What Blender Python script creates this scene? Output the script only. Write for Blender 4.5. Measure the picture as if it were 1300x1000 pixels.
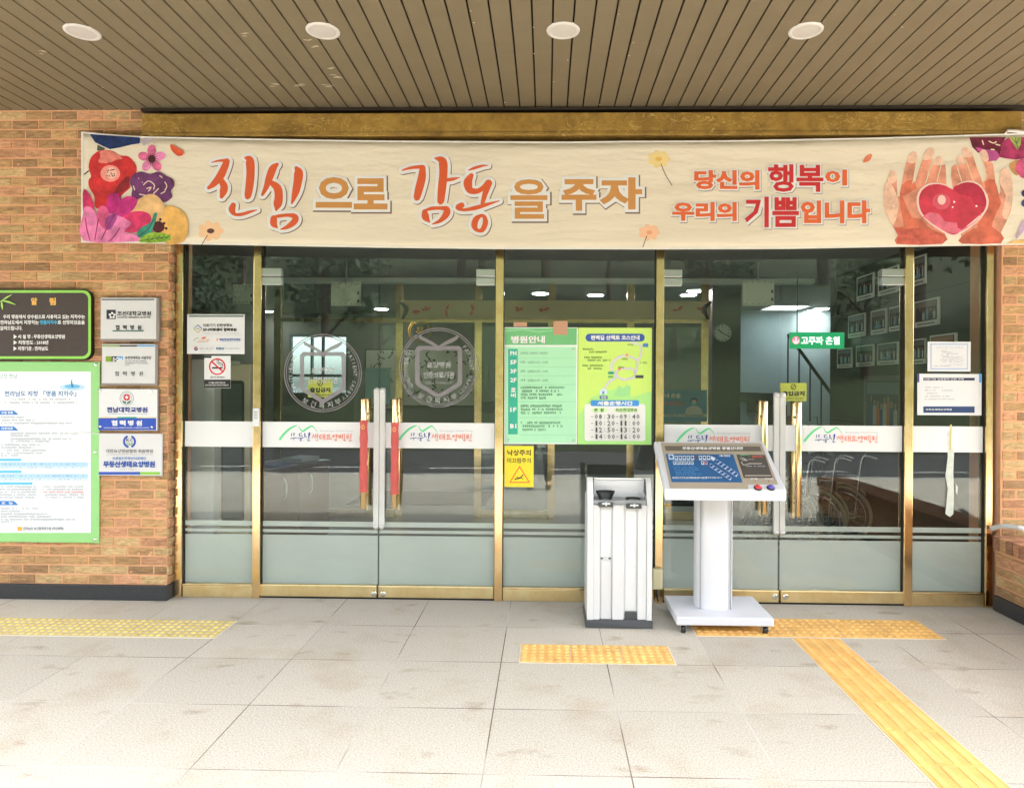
import bpy, bmesh, math, random
from mathutils import Vector, Matrix, noise
random.seed(7)
SC = bpy.context.scene
for o in list(bpy.data.objects): bpy.data.objects.remove(o)
C = SC.collection

# ------------------------------------------------------------------ camera
EYE, CAMY, F = 1.64, -5.237, 875.0
CX, CY = 674.0, 488.0
YAW, ROLL = math.radians(1.27), 0.0056
cam = bpy.data.cameras.new('camera'); co = bpy.data.objects.new('camera', cam); C.objects.link(co)
RM = Matrix.Rotation(YAW, 3, 'Z') @ Matrix.Rotation(math.pi/2, 3, 'X') @ Matrix.Rotation(ROLL, 3, 'Z')
co.matrix_world = Matrix.Translation((0, CAMY, EYE)) @ RM.to_4x4()
cam.sensor_width = 36; cam.lens = F/1300*36
cam.shift_x = (650-CX)/1300; cam.shift_y = (CY-500)/1300
cam.clip_start = .02; cam.clip_end = 2000
SC.camera = co
# ------------------------------------------------------------------ world, sun, exposure
SUN_EL, SUN_AZ = math.radians(55), math.radians(95)      # azimuth clockwise from +y: the sun stands to the right, along the front
w = bpy.data.worlds.new('World'); SC.world = w; w.use_nodes = True
nt = w.node_tree; bg = nt.nodes['Background']
sky = nt.nodes.new('ShaderNodeTexSky'); sky.sky_type = 'NISHITA'; sky.sun_disc = False
sky.sun_elevation = SUN_EL; sky.sun_rotation = SUN_AZ; sky.dust_density = 3.0; sky.ozone_density = .6; sky.air_density = 1.0
hs = nt.nodes.new('ShaderNodeHueSaturation'); hs.inputs['Saturation'].default_value = .22     # a thin white overcast
nt.links.new(sky.outputs[0], hs.inputs['Color']); nt.links.new(hs.outputs[0], bg.inputs[0]); bg.inputs[1].default_value = 0.15
sl = bpy.data.lights.new('sun', 'SUN'); sl.energy = 1.2; sl.angle = math.radians(.6); sl.color = (1, .965, .91)
so = bpy.data.objects.new('sun', sl); C.objects.link(so)
sd = Vector((math.sin(SUN_AZ)*math.cos(SUN_EL), math.cos(SUN_AZ)*math.cos(SUN_EL), math.sin(SUN_EL)))
so.rotation_euler = sd.to_track_quat('Z', 'Y').to_euler()
SC.view_settings.view_transform = 'Standard'; SC.view_settings.look = 'None'
SC.view_settings.gamma = 1; SC.view_settings.use_curve_mapping = False
SC.view_settings.exposure = 3.22
SC.render.engine = 'CYCLES'
SC.cycles.transparent_max_bounces = 24; SC.cycles.max_bounces = 10; SC.cycles.diffuse_bounces = 5
SC.cycles.caustics_reflective = False; SC.cycles.caustics_refractive = False
SC.cycles.sample_clamp_indirect = 6

# ------------------------------------------------------------------ measuring: a pixel of the photo on a plane of the place
O = Vector((0, CAMY, EYE))
def ray(px, py): return RM @ Vector(((px-CX)/F, -(py-CY)/F, -1))
def at(px, py, Y):
    d = ray(px, py); return O + d*((Y-CAMY)/d.y)
def flr(px, py, z=0.0):
    d = ray(px, py); return O + d*((z-EYE)/d.z)
def X(px, Y, py=520): return at(px, py, Y).x
def Z(py, Y, px=690): return at(px, py, Y).z

# ------------------------------------------------------------------ materials
def s2l(c): c /= 255; return c/12.92 if c <= .04045 else ((c+.055)/1.055)**2.4
def rgb(r, g, b): return (s2l(r), s2l(g), s2l(b), 1)
MATS = {}
def mat(name, col, rough=.6, metal=0, var=.12, scale=6, bump=0, bscale=60, spec=.5, coat=0, stretch=(1,1,1), emit=0, crisp=0):
    if name in MATS: return MATS[name]
    m = bpy.data.materials.new(name); m.use_nodes = True; n = m.node_tree.nodes; L = m.node_tree.links
    b = n['Principled BSDF']; b.inputs['Roughness'].default_value = rough; b.inputs['Metallic'].default_value = metal
    b.inputs['Specular IOR Level'].default_value = spec; b.inputs['Coat Weight'].default_value = coat
    tc = n.new('ShaderNodeTexCoord'); mp = n.new('ShaderNodeMapping'); mp.inputs['Scale'].default_value = stretch
    L.new(tc.outputs['Object'], mp.inputs[0])
    t = n.new('ShaderNodeTexNoise'); t.inputs['Scale'].default_value = scale; t.inputs['Detail'].default_value = 6; t.inputs['Roughness'].default_value = .65
    L.new(mp.outputs[0], t.inputs['Vector'])
    mx = n.new('ShaderNodeMix'); mx.data_type = 'RGBA'
    mx.inputs[6].default_value = tuple(max(0, c*(1-var)) for c in col[:3])+(1,)
    mx.inputs[7].default_value = tuple(min(1, c*(1+var)) for c in col[:3])+(1,)
    if crisp:
        cr = n.new('ShaderNodeMapRange'); cr.inputs[1].default_value = .5-crisp; cr.inputs[2].default_value = .5+crisp; L.new(t.outputs['Fac'], cr.inputs[0]); L.new(cr.outputs[0], mx.inputs[0])
    else: L.new(t.outputs['Fac'], mx.inputs[0])
    L.new(mx.outputs[2], b.inputs['Base Color'])
    if emit:
        L.new(mx.outputs[2], b.inputs['Emission Color']); b.inputs['Emission Strength'].default_value = emit
    if bump:
        t2 = n.new('ShaderNodeTexNoise'); t2.inputs['Scale'].default_value = bscale; t2.inputs['Detail'].default_value = 5
        L.new(mp.outputs[0], t2.inputs['Vector'])
        bp = n.new('ShaderNodeBump'); bp.inputs['Strength'].default_value = bump; bp.inputs['Distance'].default_value = .01
        L.new(t2.outputs['Fac'], bp.inputs['Height']); L.new(bp.outputs[0], b.inputs['Normal'])
    MATS[name] = m; return m
def ink(r, g, b, var=.05, rough=.5, scale=9):
    return mat('ink_%d_%d_%d_%d' % (r, g, b, var*100), rgb(r, g, b), rough, 0, var, scale)

def mat_granite():
    m = bpy.data.materials.new('granite_paving'); m.use_nodes = True; n = m.node_tree.nodes; L = m.node_tree.links
    b = n['Principled BSDF']; b.inputs['Roughness'].default_value = .75; b.inputs['Specular IOR Level'].default_value = .3
    g = n.new('ShaderNodeNewGeometry'); sep = n.new('ShaderNodeSeparateXYZ'); L.new(g.outputs['Position'], sep.inputs[0])
    def M(op, a, c=None, d=None):
        k = n.new('ShaderNodeMath'); k.operation = op
        for i, v in enumerate((a, c, d)):
            if v is None: continue
            if isinstance(v, (int, float)): k.inputs[i].default_value = v
            else: L.new(v, k.inputs[i])
        return k.outputs[0]
    def joint(s, off, pitch, wd):
        u = M('DIVIDE', M('SUBTRACT', s, off), pitch)
        fr = M('SUBTRACT', u, M('FLOOR', u)); d = M('MULTIPLY', M('MINIMUM', fr, M('SUBTRACT', 1.0, fr)), pitch)
        return M('LESS_THAN', d, wd), M('FLOOR', u)
    x0 = flr(636, 841).x; y0 = flr(690, 841).y
    px = (flr(1177, 841).x-flr(373, 841).x)/6; py = .585
    jx, ix = joint(sep.outputs[0], x0, px, .003); jy, iy = joint(sep.outputs[1], y0, py, .003)
    j = M('MAXIMUM', jx, jy)
    comb = n.new('ShaderNodeCombineXYZ'); L.new(ix, comb.inputs[0]); L.new(iy, comb.inputs[1])
    wn = n.new('ShaderNodeTexWhiteNoise'); wn.noise_dimensions = '2D'; L.new(comb.outputs[0], wn.inputs['Vector'])
    # speckle
    t1 = n.new('ShaderNodeTexNoise'); t1.inputs['Scale'].default_value = 130; t1.inputs['Detail'].default_value = 4; L.new(g.outputs['Position'], t1.inputs['Vector'])
    r1 = n.new('ShaderNodeValToRGB'); r1.color_ramp.elements[0].position = .3; r1.color_ramp.elements[0].color = (.385, .35, .29, 1)
    r1.color_ramp.elements[1].position = .68; r1.color_ramp.elements[1].color = (.69, .64, .56, 1); L.new(t1.outputs['Fac'], r1.inputs[0])
    # big soft dirt
    t2 = n.new('ShaderNodeTexNoise'); t2.inputs['Scale'].default_value = 2.2; t2.inputs['Detail'].default_value = 6; t2.inputs['Roughness'].default_value = .6; L.new(g.outputs['Position'], t2.inputs['Vector'])
    r2 = n.new('ShaderNodeValToRGB'); r2.color_ramp.elements[0].position = .52; r2.color_ramp.elements[0].color = (1, 1, 1, 1)
    r2.color_ramp.elements[1].position = .72; r2.color_ramp.elements[1].color = (.84, .77, .67, 1); L.new(t2.outputs['Fac'], r2.inputs[0])
    mu = n.new('ShaderNodeMix'); mu.data_type = 'RGBA'; mu.blend_type = 'MULTIPLY'; mu.inputs[0].default_value = .85
    L.new(r1.outputs[0], mu.inputs[6]); L.new(r2.outputs[0], mu.inputs[7])
    # small footprints-like stains
    t3 = n.new('ShaderNodeTexNoise'); t3.inputs['Scale'].default_value = 6.5; t3.inputs['Detail'].default_value = 5; mp = n.new('ShaderNodeMapping'); mp.inputs['Scale'].default_value = (.55, 1, 1); mp.inputs['Rotation'].default_value = (0, 0, .5)
    L.new(g.outputs['Position'], mp.inputs[0]); L.new(mp.outputs[0], t3.inputs['Vector'])
    r3 = n.new('ShaderNodeValToRGB'); r3.color_ramp.elements[0].position = .62; r3.color_ramp.elements[0].color = (1, 1, 1, 1)
    r3.color_ramp.elements[1].position = .76; r3.color_ramp.elements[1].color = (.56, .45, .33, 1); L.new(t3.outputs['Fac'], r3.inputs[0])
    mu2 = n.new('ShaderNodeMix'); mu2.data_type = 'RGBA'; mu2.blend_type = 'MULTIPLY'; mu2.inputs[0].default_value = .75
    L.new(mu.outputs[2], mu2.inputs[6]); L.new(r3.outputs[0], mu2.inputs[7])
    # slab tone
    tone = M('MULTIPLY_ADD', wn.outputs['Value'], .11, .94)
    mu3 = n.new('ShaderNodeMix'); mu3.data_type = 'RGBA'; mu3.blend_type = 'MULTIPLY'; mu3.inputs[0].default_value = 1
    cc = n.new('ShaderNodeCombineColor'); [L.new(tone, cc.inputs[i]) for i in range(3)]
    L.new(mu2.outputs[2], mu3.inputs[6]); L.new(cc.outputs[0], mu3.inputs[7])
    # joints: some dark and open, some pale filler
    t4 = n.new('ShaderNodeTexNoise'); t4.inputs['Scale'].default_value = 1.3; L.new(g.outputs['Position'], t4.inputs['Vector'])
    rj = n.new('ShaderNodeValToRGB'); rj.color_ramp.elements[0].position = .42; rj.color_ramp.elements[0].color = (.14, .11, .08, 1)
    rj.color_ramp.elements[1].position = .6; rj.color_ramp.elements[1].color = (.60, .57, .52, 1); L.new(t4.outputs['Fac'], rj.inputs[0])
    mj = n.new('ShaderNodeMix'); mj.data_type = 'RGBA'; L.new(j, mj.inputs[0]); L.new(mu3.outputs[2], mj.inputs[6]); L.new(rj.outputs[0], mj.inputs[7])
    L.new(mj.outputs[2], b.inputs['Base Color'])
    hb = M('SUBTRACT', M('MULTIPLY', t1.outputs['Fac'], .25), j)
    bp = n.new('ShaderNodeBump'); bp.inputs['Strength'].default_value = .2; bp.inputs['Distance'].default_value = .003; L.new(hb, bp.inputs['Height']); L.new(bp.outputs[0], b.inputs['Normal'])
    return m

def mat_brick(name, lo, hi):
    m = bpy.data.materials.new(name); m.use_nodes = True; n = m.node_tree.nodes; L = m.node_tree.links
    b = n['Principled BSDF']; b.inputs['Roughness'].default_value = .9; b.inputs['Specular IOR Level'].default_value = .2
    a = n.new('ShaderNodeAttribute'); a.attribute_name = 'tint'
    tc = n.new('ShaderNodeTexCoord'); mp = n.new('ShaderNodeMapping'); mp.inputs['Scale'].default_value = (9, 9, 60); L.new(tc.outputs['Object'], mp.inputs[0])
    t = n.new('ShaderNodeTexNoise'); t.inputs['Scale'].default_value = 1.6; t.inputs['Detail'].default_value = 7; t.inputs['Roughness'].default_value = .7; t.inputs['Distortion'].default_value = .6; L.new(mp.outputs[0], t.inputs['Vector'])
    r = n.new('ShaderNodeValToRGB'); e = r.color_ramp.elements; e[0].position = .33; e[0].color = (.56, .49, .44, 1); e[1].position = .62; e[1].color = (1.15, 1.12, 1.05, 1)
    L.new(t.outputs['Fac'], r.inputs[0])
    mu = n.new('ShaderNodeMix'); mu.data_type = 'RGBA'; mu.blend_type = 'MULTIPLY'; mu.inputs[0].default_value = 1
    L.new(a.outputs['Color'], mu.inputs[6]); L.new(r.outputs[0], mu.inputs[7]); L.new(mu.outputs[2], b.inputs['Base Color'])
    bp = n.new('ShaderNodeBump'); bp.inputs['Strength'].default_value = .7; bp.inputs['Distance'].default_value = .006; L.new(t.outputs['Fac'], bp.inputs['Height']); L.new(bp.outputs[0], b.inputs['Normal'])
    return m

def mat_glass(name, tint=(.95, .975, .962), ior=1.5):
    m = bpy.data.materials.new(name); m.use_nodes = True; n = m.node_tree.nodes; L = m.node_tree.links
    n.remove(n['Principled BSDF']); out = n['Material Output']
    tr = n.new('ShaderNodeBsdfTransparent'); tr.inputs[0].default_value = tint+(1,)
    gl = n.new('ShaderNodeBsdfGlossy'); gl.inputs['Roughness'].default_value = .0; gl.inputs[0].default_value = (.95, 1, .98, 1)
    fr = n.new('ShaderNodeFresnel'); ge = n.new('ShaderNodeNewGeometry'); mi = n.new('ShaderNodeMapRange'); mi.inputs[3].default_value = ior; mi.inputs[4].default_value = 1/ior   # thin pane: both faces reflect alike
    L.new(ge.outputs['Backfacing'], mi.inputs[0]); L.new(mi.outputs[0], fr.inputs[0])
    t = n.new('ShaderNodeTexNoise'); t.inputs['Scale'].default_value = 1.2; tc = n.new('ShaderNodeTexCoord'); L.new(tc.outputs['Object'], t.inputs['Vector'])
    bp = n.new('ShaderNodeBump'); bp.inputs['Strength'].default_value = .02; bp.inputs['Distance'].default_value = .05; L.new(t.outputs['Fac'], bp.inputs['Height']); L.new(bp.outputs[0], gl.inputs['Normal'])
    mx = n.new('ShaderNodeMixShader'); L.new(fr.outputs[0], mx.inputs[0]); L.new(tr.outputs[0], mx.inputs[1]); L.new(gl.outputs[0], mx.inputs[2]); L.new(mx.outputs[0], out.inputs[0])
    return m
def mat_film(name, col, opacity, var=.06):
    m = bpy.data.materials.new(name); m.use_nodes = True; n = m.node_tree.nodes; L = m.node_tree.links
    n.remove(n['Principled BSDF']); out = n['Material Output']
    tr = n.new('ShaderNodeBsdfTransparent'); tr.inputs[0].default_value = (.9, .95, .93, 1)
    d = n.new('ShaderNodeBsdfDiffuse'); d.inputs[0].default_value = col
    tl = n.new('ShaderNodeBsdfTranslucent'); tl.inputs[0].default_value = col
    m1 = n.new('ShaderNodeMixShader'); m1.inputs[0].default_value = .18; L.new(d.outputs[0], m1.inputs[1]); L.new(tl.outputs[0], m1.inputs[2])
    t = n.new('ShaderNodeTexNoise'); t.inputs['Scale'].default_value = 3; mr = n.new('ShaderNodeMapRange'); mr.inputs[3].default_value = opacity-var; mr.inputs[4].default_value = min(1, opacity+var); L.new(t.outputs['Fac'], mr.inputs[0])
    m2 = n.new('ShaderNodeMixShader'); L.new(mr.outputs[0], m2.inputs[0]); L.new(tr.outputs[0], m2.inputs[1]); L.new(m1.outputs[0], m2.inputs[2]); L.new(m2.outputs[0], out.inputs[0])
    return m
def mat_scratched_gold(name, base, dark, rough=.35, metal=1.0):
    m = bpy.data.materials.new(name); m.use_nodes = True; n = m.node_tree.nodes; L = m.node_tree.links
    b = n['Principled BSDF']; b.inputs['Metallic'].default_value = metal
    tc = n.new('ShaderNodeTexCoord'); mp = n.new('ShaderNodeMapping'); mp.inputs['Scale'].default_value = (3, 3, 3); L.new(tc.outputs['Object'], mp.inputs[0])
    t = n.new('ShaderNodeTexNoise'); t.inputs['Scale'].default_value = 2.5; t.inputs['Detail'].default_value = 8; t.inputs['Roughness'].default_value = .7; L.new(mp.outputs[0], t.inputs['Vector'])
    r = n.new('ShaderNodeValToRGB'); e = r.color_ramp.elements; e[0].position = .35; e[0].color = dark; e[1].position = .62; e[1].color = base; L.new(t.outputs['Fac'], r.inputs[0])
    L.new(r.outputs[0], b.inputs['Base Color'])
    t2 = n.new('ShaderNodeTexNoise'); t2.inputs['Scale'].default_value = 5; t2.inputs['Detail'].default_value = 3; L.new(mp.outputs[0], t2.inputs['Vector'])
    mr = n.new('ShaderNodeMapRange'); mr.inputs[3].default_value = rough-.05; mr.inputs[4].default_value = rough+.08; L.new(t2.outputs['Fac'], mr.inputs[0]); L.new(mr.outputs[0], b.inputs['Roughness'])
    bp = n.new('ShaderNodeBump'); bp.inputs['Strength'].default_value = .0; return m
def mat_fascia():
    m = mat_scratched_gold('weathered_gold_paint', rgb(164, 130, 60), rgb(122, 94, 42), .5, .1)
    n = m.node_tree.nodes; L = m.node_tree.links; b = n['Principled BSDF']
    old = b.inputs['Base Color'].links[0].from_socket
    tc = n.new('ShaderNodeTexCoord'); mp = n.new('ShaderNodeMapping'); mp.inputs['Scale'].default_value = (4, 4, 9); L.new(tc.outputs['Object'], mp.inputs[0])
    t = n.new('ShaderNodeTexNoise'); t.inputs['Scale'].default_value = 1.3; t.inputs['Detail'].default_value = 4; t.inputs['Distortion'].default_value = 2.0; L.new(mp.outputs[0], t.inputs['Vector'])
    r = n.new('ShaderNodeValToRGB'); e = r.color_ramp.elements; e[0].position = .485; e[0].color = (0, 0, 0, 1); e[1].position = .5; e[1].color = (1, 1, 1, 1)
    e2 = e.new(.515); e2.color = (0, 0, 0, 1); L.new(t.outputs['Fac'], r.inputs[0])
    t5 = n.new('ShaderNodeTexNoise'); t5.inputs['Scale'].default_value = 1.5; L.new(tc.outputs['Object'], t5.inputs['Vector'])
    rr = n.new('ShaderNodeValToRGB'); rr.color_ramp.elements[0].position = .40; rr.color_ramp.elements[1].position = .55; L.new(t5.outputs['Fac'], rr.inputs[0])
    mm = n.new('ShaderNodeMath'); mm.operation = 'MULTIPLY'; L.new(r.outputs[0], mm.inputs[0]); L.new(rr.outputs[0], mm.inputs[1]); m7 = n.new('ShaderNodeMath'); m7.operation = 'MULTIPLY'; m7.inputs[1].default_value = .6; L.new(mm.outputs[0], m7.inputs[0]); mm = m7
    mx = n.new('ShaderNodeMix'); mx.data_type = 'RGBA'; L.new(mm.outputs[0], mx.inputs[0]); L.new(old, mx.inputs[6]); mx.inputs[7].default_value = rgb(225, 195, 120); L.new(mx.outputs[2], b.inputs['Base Color'])
    return m
M_GRAN = mat_granite()
M_BRICK = mat_brick('split_face_brick', None, None)
M_MORTAR = mat('orange_mortar', rgb(228, 172, 132), .95, 0, .15, 30, .4, 200)
M_GLASS = mat_glass('door_glass')
M_GLASS2 = mat_glass('inner_glass', (.9, .94, .93))
M_FROST = mat_film('frosted_film', (.86, .89, .86, 1), .76)
M_EMBLEM = mat_film('grey_emblem_film', (.33, .31, .335, 1), .9)
M_EMTXT = mat_film('pale_emblem_film', (.62, .63, .64, 1), .85)
M_GOLD = mat_scratched_gold('brushed_gold', rgb(250, 230, 180), rgb(238, 210, 152), .34)
M_GOLDP = mat_scratched_gold('polished_gold', rgb(250, 220, 170), rgb(238, 200, 142), .18)
M_FASC = mat_fascia()
M_STEEL = mat('brushed_steel', (.62, .62, .63, 1), .28, 1, .1, 8)
M_CHROME = mat('chrome', (.8, .8, .8, 1), .12, 1, .05)
M_WHITE = mat('white_paint', (.78, .79, .81, 1), .35, 0, .04, 4, 0)
M_WHITEG = mat('white_gloss_band', (.80, .81, .83, 1), .4, 0, .03, 3)
M_DGREY = mat('dark_grey_plastic', (.065, .068, .076, 1), .5, 0, .15, 10)
M_BLACK = mat('black_plastic', (.015, .015, .016, 1), .4, 0, .2)
M_PLINTH = mat('black_stone_plinth', (.035, .037, .042, 1), .5, 0, .5, 60, .2, 90)
def mat_plank():
    return mat('olive_plank', rgb(116, 105, 83), .62, 0, .16, 4.5, .12, 25, .35)
M_PLANK = mat_plank()
M_DARK = mat('dark_void', (.01, .009, .008, 1), .9)

# ------------------------------------------------------------------ mesh builder
class MB:
    def __init__(s): s.v = []; s.f = []; s.mi = []; s.ms = []; s.sm = []
    def m(s, material):
        if material not in s.ms: s.ms.append(material)
        return s.ms.index(material)
    def add(s, vs, fs, material, smooth=False):
        k = len(s.v); i = s.m(material); s.v += [tuple(v) for v in vs]
        for f in fs: s.f.append([a+k for a in f]); s.mi.append(i); s.sm.append(smooth)
        return s
    def box(s, a, b, material, bev=0):
        x0, x1 = sorted((a[0], b[0])); y0, y1 = sorted((a[1], b[1])); z0, z1 = sorted((a[2], b[2]))
        if bev <= 0:
            vs = [(x, y, z) for z in (z0, z1) for y in (y0, y1) for x in (x0, x1)]
            return s.add(vs, [(0, 2, 3, 1), (4, 5, 7, 6), (0, 1, 5, 4), (2, 6, 7, 3), (0, 4, 6, 2), (1, 3, 7, 5)], material)
        bm = bmesh.new(); bmesh.ops.create_cube(bm, size=1)
        for v in bm.verts: v.co = Vector(((x0+x1)/2+v.co.x*(x1-x0), (y0+y1)/2+v.co.y*(y1-y0), (z0+z1)/2+v.co.z*(z1-z0)))
        bev = min(bev, .45*min(x1-x0, y1-y0, z1-z0))
        bmesh.ops.bevel(bm, geom=bm.edges[:], offset=bev, segments=2, affect='EDGES', profile=.5)
        s.bm(bm, material); return s
    def bm(s, bm, material, smooth=False, M=None):
        bm.verts.index_update(); vs = [(M @ v.co if M else v.co) for v in bm.verts]
        s.add(vs, [[v.index for v in f.verts] for f in bm.faces], material, smooth); bm.free(); return s
    def tube(s, pts, r, material, seg=12, cap=True):
        pts = [Vector(p) for p in pts]; rs = r if isinstance(r, (list, tuple)) else [r]*len(pts)
        vs = []; fs = []; up = Vector((.13, .21, .97)).normalized()
        d0 = (pts[1]-pts[0]).normalized()
        if abs(d0.dot(up)) > .95: up = Vector((1, .1, .05)).normalized()
        for i, p in enumerate(pts):
            d = (pts[min(i+1, len(pts)-1)]-pts[max(i-1, 0)]).normalized()
            a = d.cross(up).normalized(); b = d.cross(a)
            for k in range(seg):
                t = 2*math.pi*k/seg; vs.append(p+a*rs[i]*math.cos(t)+b*rs[i]*math.sin(t))
        for i in range(len(pts)-1):
            for k in range(seg):
                fs.append((i*seg+k, i*seg+(k+1) % seg, (i+1)*seg+(k+1) % seg, (i+1)*seg+k))
        s.add(vs, fs, material, True)
        if cap:
            n = len(pts); s.add([vs[k] for k in range(seg)], [list(range(seg))], material); s.add([vs[(n-1)*seg+k] for k in range(seg)], [list(range(seg))], material)
        return s
    def lathe(s, c, axis, prof, material, seg=24, smooth=True, caps=True):
        # prof: list of (radius, height along axis)
        ax = Vector(axis).normalized(); a = ax.orthogonal().normalized(); b = ax.cross(a); c = Vector(c); vs = []; fs = []
        for r, h in prof:
            for k in range(seg):
                t = 2*math.pi*k/seg; vs.append(c+ax*h+(a*math.cos(t)+b*math.sin(t))*r)
        for i in range(len(prof)-1):
            for k in range(seg): fs.append((i*seg+k, i*seg+(k+1) % seg, (i+1)*seg+(k+1) % seg, (i+1)*seg+k))
        s.add(vs, fs, material, smooth)
        n = len(prof)
        if not caps: return s
        if prof[0][0] > 1e-4: s.add(vs[:seg], [list(range(seg))], material)
        if prof[-1][0] > 1e-4: s.add(vs[(n-1)*seg:], [list(range(seg))], material)
        return s
    def prism(s, pts, vec, material):
        n = len(pts); a = [Vector(p) for p in pts]; b = [p+Vector(vec) for p in a]
        s.add(a+b, [list(range(n)), list(range(2*n-1, n-1, -1))]+[(i, (i+1) % n, n+(i+1) % n, n+i) for i in range(n)], material); return s
    def build(s, name, parent=None, base=None):
        me = bpy.data.meshes.new(name)
        off = Vector(base) if base is not None else (parent_loc(parent) if parent else Vector())
        me.from_pydata([Vector(v)-off for v in s.v], [], s.f)
        for m in s.ms: me.materials.append(m)
        me.polygons.foreach_set('material_index', s.mi); me.polygons.foreach_set('use_smooth', s.sm)
        me.update()
        bm = bmesh.new(); bm.from_mesh(me); bmesh.ops.recalc_face_normals(bm, faces=bm.faces[:]); bm.to_mesh(me); bm.free()
        o = bpy.data.objects.new(name, me); C.objects.link(o)
        if parent: o.parent = parent
        if parent is None: o.location = off
        return o
WL = {}
def parent_loc(p):
    v = Vector()
    while p is not None: v = v+Vector(p.location); p = p.parent
    return v
def tag(o, label, cat, group=None):
    o['label'] = label; o['category'] = cat; o['kind'] = 'thing'
    if group: o['group'] = group
    return o
def thing(name, label, cat, loc, group=None):
    o = bpy.data.objects.new(name, None); C.objects.link(o); o.location = loc; o.empty_display_size = .1
    return tag(o, label, cat, group)
def struct(mb, name):
    o = mb.build(name); o['kind'] = 'structure'; return o

# ------------------------------------------------------------------ prints: lettering and pictures on flat (or tilted) faces, in photo pixels
def glyphs(s, bevel=0.0, res=2):
    cu = bpy.data.curves.new('t', 'FONT'); cu.body = s; cu.resolution_u = res
    if bevel: cu.bevel_depth = bevel; cu.bevel_resolution = 0
    ob = bpy.data.objects.new('t', cu); me = ob.to_mesh()
    vs = [v.co.copy() for v in me.vertices]; fs = [list(p.vertices) for p in me.polygons]
    bpy.data.objects.remove(ob); bpy.data.curves.remove(cu)
    return vs, fs
def cat_rom(pts, closed=True, n=6):
    out = []; N = len(pts); P = [Vector(p) for p in pts]
    rng = range(N) if closed else range(N-1)
    for i in rng:
        if closed: a, b, c, d = P[i-1], P[i], P[(i+1) % N], P[(i+2) % N]
        else: a, b, c, d = P[max(i-1, 0)], P[i], P[i+1], P[min(i+2, N-1)]
        for k in range(n):
            t = k/n
            out.append(.5*((2*b)+(c-a)*t+(2*a-5*b+4*c-d)*t*t+(3*b-a-3*c+d)*t*t*t))
    if not closed: out.append(P[-1])
    return out
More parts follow.
